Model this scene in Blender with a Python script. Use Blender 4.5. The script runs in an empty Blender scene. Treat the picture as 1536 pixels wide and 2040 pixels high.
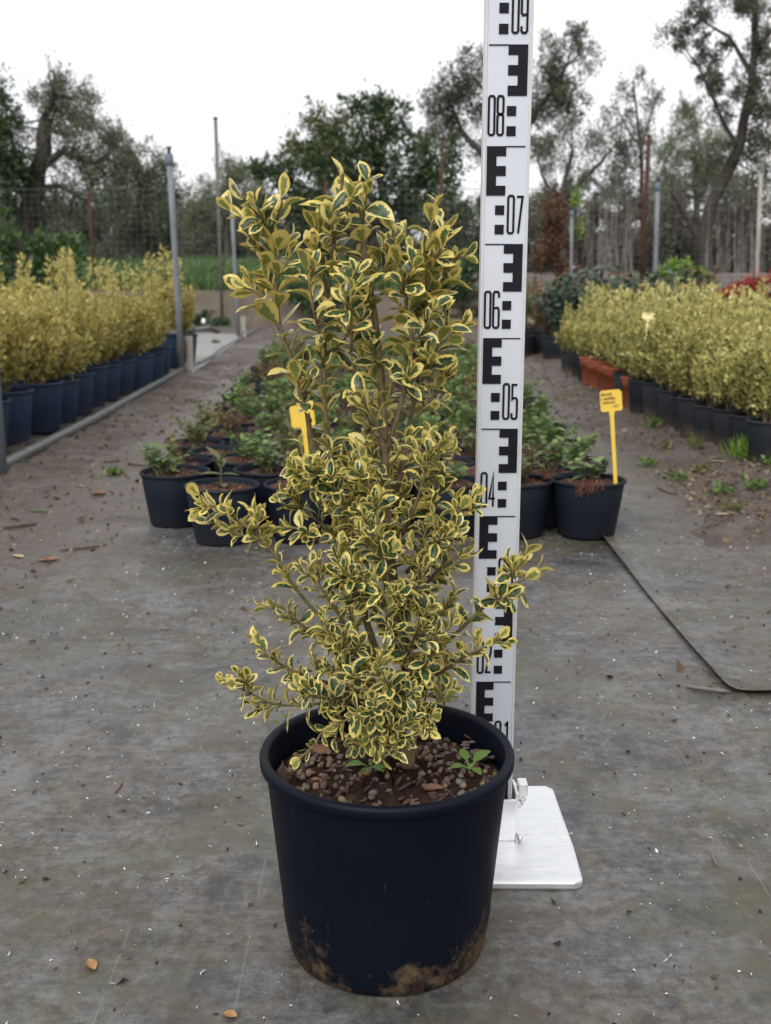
import bpy, math, random
import numpy as np
from mathutils import Vector, Matrix

# ------------------------------------------------------------------ camera, sky, sun, exposure
S = bpy.context.scene
C = S.collection
PITCH = math.radians(12.505)
CAM_H = 0.676
FPX = 2100.0
cam = bpy.data.cameras.new('camera')
cam_o = bpy.data.objects.new('camera', cam)
C.objects.link(cam_o)
cam_o.location = (0, 0, CAM_H)
cam_o.rotation_euler = (math.pi / 2 - PITCH, 0, 0)
cam.sensor_fit = 'VERTICAL'
cam.sensor_height = 36.0
cam.lens = FPX / 2040.0 * 36.0
cam.clip_start = 0.05
cam.clip_end = 900
cam.dof.use_dof = True
cam.dof.focus_distance = 1.10
cam.dof.aperture_fstop = 10.0
S.camera = cam_o

SUN_EL, SUN_AZ = math.radians(48), math.radians(200)   # azimuth from +Y, clockwise
world = bpy.data.worlds.new('World')
S.world = world
world.use_nodes = True
wn = world.node_tree
wn.nodes.clear()
w_out = wn.nodes.new('ShaderNodeOutputWorld')
w_bg = wn.nodes.new('ShaderNodeBackground')
w_sky = wn.nodes.new('ShaderNodeTexSky')
w_sky.sky_type = 'NISHITA'
w_sky.sun_disc = False
w_sky.sun_elevation = SUN_EL
w_sky.sun_rotation = SUN_AZ
w_sky.air_density = 1.0
w_sky.dust_density = 6.0
w_sky.ozone_density = 1.0
w_hs = wn.nodes.new('ShaderNodeHueSaturation')
w_hs.inputs['Saturation'].default_value = 0.12
w_mix = wn.nodes.new('ShaderNodeMixRGB')
w_mix.inputs['Fac'].default_value = 0.6            # an even overcast veil over the sky
w_mix.inputs['Color2'].default_value = (9.6, 9.75, 10.0, 1)
w_bg.inputs['Strength'].default_value = 0.12
wn.links.new(w_sky.outputs[0], w_hs.inputs['Color'])
wn.links.new(w_hs.outputs[0], w_mix.inputs['Color1'])
wn.links.new(w_mix.outputs[0], w_bg.inputs['Color'])
wn.links.new(w_bg.outputs[0], w_out.inputs['Surface'])

sun = bpy.data.lights.new('sun', 'SUN')
sun.energy = 1.1
sun.angle = math.radians(40)
sun.color = (1.0, 0.96, 0.9)
sun_o = bpy.data.objects.new('sun', sun)
C.objects.link(sun_o)
_sd = Vector((math.sin(SUN_AZ) * math.cos(SUN_EL), math.cos(SUN_AZ) * math.cos(SUN_EL), math.sin(SUN_EL)))
sun_o.rotation_euler = _sd.to_track_quat('Z', 'Y').to_euler()
sun_o.location = (0, 0, 12)

S.view_settings.view_transform = 'Standard'
S.view_settings.look = 'None'
S.view_settings.exposure = 0.42
S.view_settings.gamma = 1.0
S.view_settings.use_curve_mapping = False
S.render.engine = 'CYCLES'
S.cycles.use_denoising = True
S.cycles.max_bounces = 4
S.cycles.diffuse_bounces = 3
S.cycles.glossy_bounces = 2
S.cycles.transparent_max_bounces = 6

# ------------------------------------------------------------------ helpers
CP, SP = math.cos(PITCH), math.sin(PITCH)


def _ray(px, py):
    u = (px - 768) / FPX
    w = -(py - 1020) / FPX
    return np.array([u, CP + w * SP, -SP + w * CP])


def gp(px, py, z=0.0):
    """world point at height z"""
    d = _ray(px, py)
    t = (z - CAM_H) / d[2]
    return np.array([d[0] * t, d[1] * t, z])


def at(px, py, Y):
    """world point at distance Y"""
    d = _ray(px, py)
    t = Y / d[1]
    return np.array([d[0] * t, Y, CAM_H + d[2] * t])


def link(o, parent=None):
    C.objects.link(o)
    if parent is not None:
        o.parent = parent
    return o


def tag(o, label=None, cat=None, group=None, kind=None):
    if label:
        o['label'] = label
    if cat:
        o['category'] = cat
    if group:
        o['group'] = group
    if kind:
        o['kind'] = kind
    return o


def thing(name, label, cat, loc=(0, 0, 0), rz=0.0, group=None, scale=1.0):
    o = bpy.data.objects.new(name, None)
    o.empty_display_size = 0.05
    link(o)
    o.location = loc
    o.rotation_euler = (0, 0, rz)
    o.scale = (scale,) * 3
    return tag(o, label, cat, group)


def mesh_np(name, V, F, mat=None, smooth=False, attrs=None, uv=None):
    """V (n,3); F (m,k) all faces with k corners"""
    V = np.asarray(V, dtype=np.float32)
    F = np.asarray(F, dtype=np.int32)
    me = bpy.data.meshes.new(name)
    m, k = F.shape
    me.vertices.add(len(V))
    me.vertices.foreach_set('co', V.ravel())
    me.loops.add(m * k)
    me.loops.foreach_set('vertex_index', F.ravel())
    me.polygons.add(m)
    me.polygons.foreach_set('loop_start', np.arange(0, m * k, k, dtype=np.int32))
    if smooth:
        me.polygons.foreach_set('use_smooth', np.ones(m, dtype=bool))
    if uv is not None:
        l = me.uv_layers.new(name='UVMap')
        l.data.foreach_set('uv', np.asarray(uv, np.float32)[F.ravel()].ravel())
    for an, (dom, data) in (attrs or {}).items():
        a = me.attributes.new(an, 'FLOAT', dom)
        a.data.foreach_set('value', np.asarray(data, np.float32))
    me.update(calc_edges=True)
    me.validate()
    if mat:
        me.materials.append(mat)
    return me


class MB:
    def __init__(self):
        self.v = []
        self.f = []

    def add(self, V, F):
        o = len(self.v)
        self.v += [tuple(map(float, p)) for p in V]
        self.f += [tuple(i + o for i in q) for q in F]
        return self

    def box(self, c, s, rot=None):
        hx, hy, hz = s[0] / 2, s[1] / 2, s[2] / 2
        pts = [Vector((x, y, z)) for x in (-hx, hx) for y in (-hy, hy) for z in (-hz, hz)]
        if rot is not None:
            pts = [rot @ p for p in pts]
        pts = [p + Vector(c) for p in pts]
        return self.add(pts, [(0, 1, 3, 2), (4, 6, 7, 5), (0, 4, 5, 1), (2, 3, 7, 6), (0, 2, 6, 4), (1, 5, 7, 3)])

    def tube(self, pts, rad, n=7, cap=True):
        P = [Vector(p) for p in pts]
        if not hasattr(rad, '__len__'):
            rad = [rad] * len(P)
        rings = []
        side = None
        for i, p in enumerate(P):
            d = (P[min(i + 1, len(P) - 1)] - P[max(i - 1, 0)])
            d = d.normalized() if d.length > 1e-9 else Vector((0, 0, 1))
            if side is None:
                side = d.cross(Vector((0, 0, 1)) if abs(d.z) < .9 else Vector((1, 0, 0))).normalized()
            else:
                side = (side - d * side.dot(d)).normalized()
            up = d.cross(side)
            rings.append([p + (side * math.cos(a) + up * math.sin(a)) * rad[i]
                          for a in [2 * math.pi * k / n for k in range(n)]])
        V = [q for r in rings for q in r]
        F = []
        for i in range(len(P) - 1):
            for k in range(n):
                F.append((i * n + k, i * n + (k + 1) % n, (i + 1) * n + (k + 1) % n, (i + 1) * n + k))
        if cap:
            F.append(tuple(range(n - 1, -1, -1)))
            F.append(tuple((len(P) - 1) * n + k for k in range(n)))
        return self.add(V, F)

    def lathe(self, prof, n=40, c=(0, 0, 0), close=False):
        V = []
        F = []
        for r, z in prof:
            for k in range(n):
                a = 2 * math.pi * k / n
                V.append((c[0] + r * math.cos(a), c[1] + r * math.sin(a), c[2] + z))
        m = len(prof)
        for i in range(m - 1 + (1 if close else 0)):
            j = (i + 1) % m
            for k in range(n):
                F.append((i * n + k, i * n + (k + 1) % n, j * n + (k + 1) % n, j * n + k))
        return self.add(V, F)

    def prism(self, poly, y0, y1):
        """polygon in XZ extruded along Y (y0 front)"""
        n = len(poly)
        V = [(x, y0, z) for x, z in poly] + [(x, y1, z) for x, z in poly]
        F = [tuple(range(n)), tuple(range(2 * n - 1, n - 1, -1))]
        F += [(k, k + n, (k + 1) % n + n, (k + 1) % n) for k in range(n)]
        return self.add(V, F)

    def ribbon(self, pts, w, y0, y1, closed=False):
        """mitred stroke in the XZ plane, extruded y0..y1"""
        P = [Vector(p) for p in pts]
        n = len(P)
        L, R = [], []
        for i in range(n):
            a = P[i - 1] if (closed or i > 0) else None
            b = P[(i + 1) % n] if (closed or i < n - 1) else None
            d1 = (P[i] - a).normalized() if a is not None else None
            d2 = (b - P[i]).normalized() if b is not None else None
            d1 = d1 or d2
            d2 = d2 or d1
            n1, n2 = Vector((-d1.y, d1.x)), Vector((-d2.y, d2.x))
            m = (n1 + n2)
            m = m.normalized() if m.length > 1e-6 else n1
            s = (w / 2) / max(.45, m.dot(n1))
            L.append(P[i] + m * s)
            R.append(P[i] - m * s)
        V = []
        for i in range(n):
            V += [(L[i].x, y0, L[i].y), (R[i].x, y0, R[i].y), (L[i].x, y1, L[i].y), (R[i].x, y1, R[i].y)]
        F = []
        for i in range(n if closed else n - 1):
            a, b = i * 4, ((i + 1) % n) * 4
            F += [(a, a + 1, b + 1, b), (a + 1, a + 3, b + 3, b + 1), (a, b, b + 2, a + 2), (a + 2, b + 2, b + 3, a + 3)]
        if not closed:
            e = (n - 1) * 4
            F += [(0, 2, 3, 1), (e, e + 1, e + 3, e + 2)]
        return self.add(V, F)

    def mesh(self, name, mat=None, smooth=False, bevel=0.0):
        me = bpy.data.meshes.new(name)
        me.from_pydata(self.v, [], self.f)
        if smooth:
            me.polygons.foreach_set('use_smooth', [True] * len(me.polygons))
        me.update()
        if mat:
            me.materials.append(mat)
        return me

    def build(self, name, mat=None, parent=None, smooth=False, kind=None, loc=None, bevel=0.0):
        o = bpy.data.objects.new(name, self.mesh(name, mat, smooth))
        link(o, parent)
        if loc is not None:
            o.location = loc
        if bevel:
            b = o.modifiers.new('bevel', 'BEVEL')
            b.width = bevel
            b.segments = 2
            b.limit_method = 'ANGLE'
        if kind:
            o['kind'] = kind
        return o


def put(name, me, parent=None, loc=(0, 0, 0), rot=(0, 0, 0), scale=1.0, kind=None):
    o = bpy.data.objects.new(name, me)
    link(o, parent)
    o.location = loc
    o.rotation_euler = rot
    o.scale = scale if hasattr(scale, '__len__') else (scale,) * 3
    if kind:
        o['kind'] = kind
    return o


def copy_tree(o, parent=None):
    c = o.copy()
    link(c, parent)
    for ch in o.children:
        copy_tree(ch, c)
    return c


_ON = ['first', 'second', 'third', 'fourth', 'fifth', 'sixth', 'seventh', 'eighth', 'ninth', 'tenth', 'eleventh', 'twelfth', 'thirteenth', 'fourteenth', 'fifteenth',
       'sixteenth', 'seventeenth', 'eighteenth', 'nineteenth']


def nth(i):
    """ordinal word, counted from 1"""
    if i < 20:
        return _ON[i - 1]
    t10 = {2: 'twent', 3: 'thirt', 4: 'fort'}[i // 10]
    return t10 + 'ieth' if i % 10 == 0 else t10 + 'y-' + _ON[i % 10 - 1]


# ------------------------------------------------------------------ materials
class NT:
    def __init__(self, name):
        self.m = bpy.data.materials.new(name)
        self.m.use_nodes = True
        self.t = self.m.node_tree
        self.b = self.t.nodes['Principled BSDF']
        self.o = self.t.nodes['Material Output']

    def n(self, kind, **kw):
        nd = self.t.nodes.new(kind)
        for k, v in kw.items():
            setattr(nd, k, v)
        return nd

    def l(self, a, b):
        self.t.links.new(a, b)

    def val(self, x):
        nd = self.n('ShaderNodeValue')
        nd.outputs[0].default_value = x
        return nd.outputs[0]

    def math(self, op, a, b=None, c=None, clamp=False):
        nd = self.n('ShaderNodeMath', operation=op, use_clamp=clamp)
        for i, x in enumerate((a, b, c)):
            if x is None:
                continue
            if isinstance(x, (int, float)):
                nd.inputs[i].default_value = x
            else:
                self.l(x, nd.inputs[i])
        return nd.outputs[0]

    def coord(self, which='Object', scale=None, loc=None):
        tc = self.n('ShaderNodeTexCoord')
        if scale is None and loc is None:
            return tc.outputs[which]
        mp = self.n('ShaderNodeMapping')
        self.l(tc.outputs[which], mp.inputs[0])
        if scale is not None:
            mp.inputs['Scale'].default_value = scale
        if loc is not None:
            mp.inputs['Location'].default_value = loc
        return mp.outputs[0]

    def noise(self, vec, scale, detail=4, rough=.55, dist=0.0):
        nd = self.n('ShaderNodeTexNoise')
        nd.inputs['Scale'].default_value = scale
        nd.inputs['Detail'].default_value = detail
        nd.inputs['Roughness'].default_value = rough
        nd.inputs['Distortion'].default_value = dist
        if vec is not None:
            self.l(vec, nd.inputs['Vector'])
        return nd.outputs['Fac']

    def ramp(self, fac, stops):
        nd = self.n('ShaderNodeValToRGB')
        el = nd.color_ramp.elements
        while len(el) < len(stops):
            el.new(.5)
        for e, (p, c) in zip(el, stops):
            e.position = p
            e.color = (*c, 1) if hasattr(c, '__len__') else (c, c, c, 1)
        self.l(fac, nd.inputs[0])
        return nd.outputs[0]

    def mix(self, fac, a, b, mode='MIX'):
        nd = self.n('ShaderNodeMixRGB', blend_type=mode)
        for i, x in enumerate((fac, a, b)):
            if isinstance(x, (int, float)):
                nd.inputs[i].default_value = x
            elif hasattr(x, '__len__'):
                nd.inputs[i].default_value = (*x, 1)
            else:
                self.l(x, nd.inputs[i])
        return nd.outputs[0]

    def attr(self, name):
        return self.n('ShaderNodeAttribute', attribute_name=name).outputs['Fac']

    def objrand(self):
        return self.n('ShaderNodeObjectInfo').outputs['Random']

    def sep(self, v):
        nd = self.n('ShaderNodeSeparateXYZ')
        self.l(v, nd.inputs[0])
        return nd.outputs

    def base(self, x):
        if hasattr(x, '__len__'):
            self.b.inputs['Base Color'].default_value = (*x, 1)
        else:
            self.l(x, self.b.inputs['Base Color'])
        return self

    def rough(self, x):
        if isinstance(x, (int, float)):
            self.b.inputs['Roughness'].default_value = x
        else:
            self.l(x, self.b.inputs['Roughness'])
        return self

    def spec(self, x):
        self.b.inputs['Specular IOR Level'].default_value = x
        return self

    def bump(self, h, strength=.3, dist=.01):
        nd = self.n('ShaderNodeBump')
        nd.inputs['Strength'].default_value = strength
        nd.inputs['Distance'].default_value = dist
        self.l(h, nd.inputs['Height'])
        self.l(nd.outputs[0], self.b.inputs['Normal'])
        return self

    def leafy(self, color, trans=.3, rough=.45):
        """principled plus a translucent share"""
        self.base(color).rough(rough)
        tr = self.n('ShaderNodeBsdfTranslucent')
        if hasattr(color, '__len__'):
            tr.inputs[0].default_value = (*color, 1)
        else:
            self.l(color, tr.inputs[0])
        mx = self.n('ShaderNodeMixShader')
        mx.inputs[0].default_value = trans
        self.l(self.b.outputs[0], mx.inputs[1])
        self.l(tr.outputs[0], mx.inputs[2])
        self.l(mx.outputs[0], self.o.inputs['Surface'])
        return self


M = {}


def simple(name, c1, c2, scale=20, rough=.6, detail=5, p=(.3, .7), bump=0, metallic=0, spec=.5, bd=.003, coordscale=None):
    t = NT(name)
    v = t.coord('Object', scale=coordscale)
    n = t.noise(v, scale, detail)
    t.base(t.ramp(n, [(p[0], c1), (p[1], c2)])).rough(rough).spec(spec)
    t.b.inputs['Metallic'].default_value = metallic
    if bump:
        t.bump(n, bump, bd)
    M[name] = t.m
    return t


# --- ground cloth
t = NT('weed_mat')
v = t.coord('Object')
big = t.noise(v, 2.6, 9, .70, .3)
mid = t.noise(t.coord('Object', scale=(3, 9, 1)), 3.2, 6, .65, .2)
streak = t.noise(t.coord('Object', scale=(18, 120, 1)), 1.0, 6, .75, .4)
fine = t.noise(v, 420, 3, .7)
c = t.ramp(big, [(.36, (.042, .043, .049)), (.44, (.082, .080, .081)), (.51, (.074, .062, .044)), (.57, (.094, .089, .082)), (.66, (.125, .122, .123))])
c = t.mix(t.ramp(mid, [(.45, .0), (.62, .55)]), c, (.112, .110, .118))
c = t.mix(.45, c, t.ramp(streak, [(.25, .22), (.75, .78)]), 'OVERLAY')
spk = t.noise(v, 60, 6, .75)
c = t.mix(.6, c, t.ramp(spk, [(.36, .12), (.64, .88)]), 'OVERLAY')
c = t.mix(.35, c, t.ramp(fine, [(.3, .2), (.7, .8)]), 'OVERLAY')
green = t.noise(v, 3.3, 5, .6, .3)
c = t.mix(t.ramp(green, [(.48, .0), (.60, .6)]), c, (.062, .060, .032))
brn = t.noise(v, 6.5, 9, .74, .2)
c = t.mix(t.ramp(brn, [(.52, .0), (.62, .65)]), c, (.058, .043, .033))
dkp = t.noise(v, 9, 10, .78, .2)
c = t.mix(t.ramp(dkp, [(.52, .0), (.62, .75)]), c, (.028, .027, .030))
ltp = t.noise(t.coord('Object', loc=(3, 7, 0)), 11, 10, .78, .2)
c = t.mix(t.ramp(ltp, [(.53, .0), (.64, .5)]), c, (.165, .160, .160))
xyz = t.sep(v)
side = t.math('ABSOLUTE', t.math('ADD', xyz[0], -.12))
side = t.math('MULTIPLY', t.math('SUBTRACT', side, .50), 1.5, clamp=True)
far = t.math('MULTIPLY', t.math('SUBTRACT', xyz[1], 1.7), .6, clamp=True)
mud = t.math('MULTIPLY', side, far, clamp=True)
mudn = t.noise(v, 4.5, 8, .68, .5)
mudf = t.math('MULTIPLY', t.math('ADD', t.math('SUBTRACT', mudn, .58), t.math('MULTIPLY', mud, .62)), 7, clamp=True)
mudc = t.ramp(t.noise(v, 30, 6, .7), [(.3, (.040, .030, .024)), (.7, (.105, .084, .070))])
c = t.mix(t.math('MULTIPLY', mudf, .85), c, mudc)
# faded tracer threads woven along the cloth
for x0 in (-.272, -.143, .43):
    d = t.math('ABSOLUTE', t.math('SUBTRACT', xyz[0], x0))
    on = t.math('LESS_THAN', d, .0009)
    br = t.math('GREATER_THAN', t.noise(t.coord('Object', scale=(.1, 1, 1)), 6.0 + abs(x0) * 7, 3), .52)
    c = t.mix(t.math('MULTIPLY', t.math('MULTIPLY', on, br), .22), c, (.22, .27, .20))
t.base(c)
wet = t.noise(v, 3.0, 5, .6, .6)
t.rough(t.ramp(wet, [(.35, .30), (.65, .62)])).spec(.45)
hsum = t.math('ADD', t.math('MULTIPLY', fine, .35), t.math('MULTIPLY', t.noise(v, 14, 5), 1.2))
t.bump(hsum, .35, .004)
M['weed_mat'] = t.m

t = NT('soil')
v = t.coord('Object')
n = t.noise(v, 9, 9, .72)
n2 = t.noise(v, 70, 5, .7)
c = t.ramp(n, [(.3, (.030, .022, .017)), (.5, (.070, .052, .041)), (.72, (.125, .100, .082))])
c = t.mix(.4, c, t.ramp(n2, [(.3, .2), (.7, .8)]), 'OVERLAY')
wetp = t.noise(v, 2.2, 6, .65, .8)
c = t.mix(t.ramp(wetp, [(.48, .0), (.62, .6)]), c, (.105, .095, .092))
t.base(c).rough(t.ramp(wetp, [(.45, .8), (.62, .38)])).bump(t.math('ADD', n, n2), .7, .012)
M['soil'] = t.m

t = NT('potting_soil')
v = t.coord('Object')
n = t.noise(v, 90, 8, .75)
sp = t.noise(v, 210, 2, .5)
c = t.ramp(n, [(.3, (.010, .006, .004)), (.55, (.035, .018, .011)), (.75, (.085, .048, .030))])
t.base(c).rough(.9).spec(.2).bump(n, 1.0, .006)
M['potting_soil'] = t.m

t = NT('seedling_soil')
v = t.coord('Object')
n = t.noise(v, 60, 8, .75)
sp = t.noise(v, 130, 3, .6)
c = t.ramp(n, [(.3, (.030, .012, .008)), (.55, (.080, .035, .024)), (.75, (.150, .075, .055))])
c = t.mix(t.ramp(sp, [(.60, .0), (.65, .85)]), c, (.30, .22, .18))
t.base(c).rough(.9).spec(.2).bump(n, 1.0, .008)
M['seedling_soil'] = t.m

# --- plastic pots
t = NT('pot_plastic_main')
v = t.coord('Object')
z = t.sep(v)[2]
n = t.noise(v, 26, 7, .7, .3)
n2 = t.noise(t.coord('Object', scale=(1, 1, .6)), 9, 4, .6)
c = t.ramp(t.noise(v, 5, 5), [(.3, (.0014, .0030, .0075)), (.7, (.0024, .0045, .0105))])
scr = t.noise(t.coord('Object', scale=(40, 40, 4)), 6, 3, .5)
c = t.mix(t.ramp(scr, [(.70, .0), (.78, .25)]), c, (.10, .11, .12))
low = t.math('SUBTRACT', .040, z)
xx = t.math('ABSOLUTE', t.math('ADD', t.sep(v)[0], -.012))
low = t.math('ADD', low, t.math('MULTIPLY', t.math('SUBTRACT', xx, .055), .40))
d = t.math('ADD', t.math('MULTIPLY', low, 12.0), t.math('MULTIPLY', t.math('SUBTRACT', n2, .55), 2.0))
n3 = t.noise(v, 75, 6, .75, .4)
d = t.math('ADD', d, t.math('ADD', t.math('MULTIPLY', t.math('SUBTRACT', n, .5), 2.4), t.math('MULTIPLY', t.math('SUBTRACT', n3, .5), 1.6)))
d = t.math('MULTIPLY', d, 2.0, clamp=True)
dc = t.ramp(n, [(.3, (.030, .018, .010)), (.7, (.125, .082, .046))])
c = t.mix(t.math('MULTIPLY', d, .85), c, dc)
t.base(c).rough(t.math('ADD', t.math('MULTIPLY', d, .35), .50)).spec(.13)
t.bump(n, .08, .002)
M['pot_main'] = t.m


def potmat(name, c1, c2, dirt=.5, dirtcol=(.17, .12, .08)):
    t = NT(name)
    v = t.coord('Object')
    z = t.sep(v)[2]
    r = t.objrand()
    off = t.n('ShaderNodeVectorMath', operation='ADD')
    t.l(v, off.inputs[0])
    cb = t.n('ShaderNodeCombineXYZ')
    t.l(t.math('MULTIPLY', r, 17.0), cb.inputs[0])
    t.l(cb.outputs[0], off.inputs[1])
    n = t.noise(off.outputs[0], 22, 7, .7)
    c = t.mix(r, c1, c2)
    d = t.math('ADD', t.math('MULTIPLY', t.math('SUBTRACT', .06, z), 8), t.math('SUBTRACT', n, .5))
    d = t.math('MULTIPLY', d, 1.5, clamp=True)
    d = t.math('MULTIPLY', d, t.math('MULTIPLY', t.math('ADD', r, .25), dirt), clamp=True)
    c = t.mix(d, c, dirtcol)
    t.base(c).rough(.55).spec(.18)
    M[name] = t.m


potmat('pot_blue', (.012, .024, .050), (.019, .033, .062), .2)
potmat('pot_black', (.007, .010, .016), (.026, .028, .032), 1.5, (.095, .070, .050))
potmat('pot_terracotta', (.23, .062, .030), (.29, .085, .042), .25)
potmat('pot_seedling', (.0045, .007, .013), (.008, .012, .020), .12, (.08, .05, .035))

# --- staff
simple('staff_white', (.53, .56, .61), (.57, .60, .65), 8, .45)
simple('staff_ink', (.005, .005, .009), (.009, .009, .014), 30, .65, spec=.2)
simple('staff_edge', (.50, .49, .48), (.60, .60, .61), 20, .4)
t = NT('aluminium')
v = t.coord('Object')
n = t.noise(t.coord('Object', scale=(6, 60, 6)), 6, 5, .6)
n2 = t.noise(v, 38, 6, .7)
t.base(t.mix(t.ramp(n2, [(.62, .0), (.75, .35)]), t.ramp(n, [(.3, (.72, .73, .75)), (.7, (.86, .86, .87))]), (.45, .40, .36)))
t.b.inputs['Metallic'].default_value = .9
t.rough(t.ramp(n2, [(.3, .36), (.7, .52)])).bump(n, .06, .001)
M['aluminium'] = t.m
simple('weld', (.55, .56, .58), (.85, .85, .86), 90, .4, metallic=.85)

# --- variegated leaf
def variegated(name, dark, mid, yel, under, thr=.30):
    t = NT(name)
    uvn = t.n('ShaderNodeUVMap')
    uvn.uv_map = 'UVMap'
    s = t.sep(uvn.outputs[0])
    r = t.attr('rnd')
    yg = t.attr('young')
    e = t.math('SUBTRACT', 1.0, t.math('ABSOLUTE', t.math('SUBTRACT', t.math('MULTIPLY', s[0], 2.0), 1.0)))
    tip = t.math('MULTIPLY', t.math('SUBTRACT', 1.0, s[1]), 2.2)
    e = t.math('MINIMUM', e, tip)
    cb = t.n('ShaderNodeCombineXYZ')
    t.l(t.math('ADD', s[0], t.math('MULTIPLY', r, 37.0)), cb.inputs[0])
    t.l(t.math('MULTIPLY', s[1], 1.6), cb.inputs[1])
    t.l(t.math('MULTIPLY', r, 11.0), cb.inputs[2])
    n = t.noise(cb.outputs[0], 4.2, 3, .6)
    th = t.math('ADD', thr, t.math('MULTIPLY', t.math('POWER', yg, 2.5), .42))
    k = t.math('SUBTRACT', t.math('ADD', e, t.math('MULTIPLY', t.math('SUBTRACT', n, .5), .95)), th)
    k = t.math('MULTIPLY', k, 11.0, clamp=True)
    n2 = t.noise(cb.outputs[0], 2.6, 2, .5)
    g = t.mix(t.ramp(n2, [(.46, .0), (.56, 1.0)]), dark, mid)
    g = t.mix(t.math('MULTIPLY', yg, .60), g, (.135, .170, .045))
    yv = t.mix(r, yel, (yel[0] * .86, yel[1] * .92, yel[2] * 1.25))
    c = t.mix(k, yv, g)
    vein = t.math('LESS_THAN', t.math('ABSOLUTE', t.math('SUBTRACT', s[0], .5)), .022)
    c = t.mix(t.math('MULTIPLY', vein, .35), c, (.33, .33, .12))
    # paler lower side
    cu = t.mix(k, (yel[0] * .92, yel[1] * .93, yel[2] * 1.1), under)
    geo = t.n('ShaderNodeNewGeometry')
    c = t.mix(geo.outputs['Backfacing'], c, cu)
    t.leafy(c, .26, .36)
    M[name] = t.m


variegated('leaf_variegated', (.012, .036, .018), (.050, .095, .038), (.74, .59, .155), (.21, .24, .065), .33)
simple('stem_bark', (.085, .062, .032), (.19, .145, .070), 120, .75, bump=.5, bd=.001)
simple('stem_green', (.085, .085, .030), (.15, .135, .048), 120, .6)


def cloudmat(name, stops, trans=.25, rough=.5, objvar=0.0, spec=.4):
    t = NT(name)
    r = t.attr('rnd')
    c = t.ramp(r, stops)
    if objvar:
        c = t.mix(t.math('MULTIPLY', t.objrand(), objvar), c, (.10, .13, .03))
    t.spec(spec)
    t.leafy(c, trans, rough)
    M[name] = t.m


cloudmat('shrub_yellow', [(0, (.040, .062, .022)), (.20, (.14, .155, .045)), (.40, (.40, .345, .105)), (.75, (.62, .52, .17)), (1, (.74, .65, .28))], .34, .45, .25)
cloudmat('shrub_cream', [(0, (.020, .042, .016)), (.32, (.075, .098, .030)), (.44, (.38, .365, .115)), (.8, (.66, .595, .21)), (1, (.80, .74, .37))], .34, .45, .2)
cloudmat('olive_leaf', [(0, (.070, .085, .050)), (.5, (.120, .140, .086)), (.85, (.190, .210, .140)), (1, (.30, .33, .25))], .3, .5)
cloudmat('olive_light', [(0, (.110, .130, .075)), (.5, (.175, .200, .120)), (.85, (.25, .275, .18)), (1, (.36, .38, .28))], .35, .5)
cloudmat('oak_leaf', [(0, (.052, .058, .038)), (.6, (.098, .104, .068)), (.9, (.155, .155, .105)), (1, (.22, .22, .16))], .28, .45)
cloudmat('citrus_leaf', [(0, (.022, .044, .018)), (.55, (.045, .078, .028)), (.85, (.082, .120, .040)), (1, (.17, .19, .055))], .28, .35)
cloudmat('citrus_yellow', [(0, (.035, .060, .018)), (.5, (.075, .105, .028)), (.85, (.16, .17, .045)), (1, (.28, .26, .06))], .25, .4)
cloudmat('hedge_leaf', [(0, (.070, .082, .055)), (.6, (.115, .125, .085)), (1, (.18, .19, .135))], .3, .55)
cloudmat('grey_twig_leaf', [(0, (.085, .076, .060)), (.6, (.135, .125, .098)), (1, (.20, .19, .15))], .3, .6)
cloudmat('bush_leaf', [(0, (.025, .060, .018)), (.6, (.055, .110, .028)), (1, (.12, .19, .05))], .28, .4)
cloudmat('bright_leaf', [(0, (.09, .17, .025)), (.6, (.16, .27, .04)), (1, (.26, .38, .07))], .3, .45)
cloudmat('ivy_leaf', [(0, (.018, .050, .018)), (.6, (.038, .085, .030)), (1, (.075, .14, .05))], .25, .4)
cloudmat('dead_leaf', [(0, (.055, .026, .016)), (.5, (.105, .048, .028)), (1, (.17, .095, .055))], .2, .7)
cloudmat('red_leaf', [(0, (.22, .020, .018)), (.7, (.38, .045, .035)), (1, (.45, .12, .08))], .25, .5)
cloudmat('grass', [(0, (.080, .150, .050)), (.5, (.140, .235, .080)), (1, (.23, .32, .15))], .35, .5)
cloudmat('camellia_leaf', [(0, (.014, .036, .018)), (.6, (.030, .066, .034)), (1, (.080, .125, .085))], .15, .25, spec=.6)
cloudmat('brown_stalk', [(0, (.11, .060, .030)), (.6, (.18, .105, .055)), (1, (.25, .17, .09))], .1, .7)
cloudmat('seed_green', [(0, (.060, .115, .030)), (.6, (.115, .195, .050)), (1, (.19, .27, .08))], .32, .4)
cloudmat('seed_olive', [(0, (.080, .105, .034)), (.5, (.135, .155, .050)), (1, (.22, .19, .08))], .32, .45)
cloudmat('seed_red', [(0, (.110, .058, .028)), (.5, (.16, .095, .042)), (1, (.16, .17, .05))], .3, .5)
cloudmat('litter', [(0, (.035, .020, .012)), (.4, (.085, .050, .030)), (.75, (.17, .115, .065)), (1, (.27, .21, .13))], .1, .8)
cloudmat('chip_white', [(0, (.26, .26, .25)), (.5, (.50, .50, .48)), (1, (.74, .74, .72))], .0, .7)
cloudmat('crumb_dark', [(0, (.010, .008, .007)), (.6, (.030, .022, .018)), (1, (.10, .065, .04))], .0, .9)
simple('bark', (.030, .024, .020), (.095, .080, .068), 14, .9, bump=.8, bd=.02)
simple('bark_dark', (.018, .015, .013), (.055, .045, .038), 14, .9, bump=.8, bd=.02)
simple('pvc_grey', (.125, .140, .160), (.175, .190, .210), 9, .5)
simple('pvc_tip', (.075, .115, .14), (.11, .155, .185), 20, .5)
simple('hose', (.055, .060, .060), (.115, .12, .118), 30, .4)
simple('rust', (.040, .022, .017), (.085, .045, .034), 25, .9, spec=.2)
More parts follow.
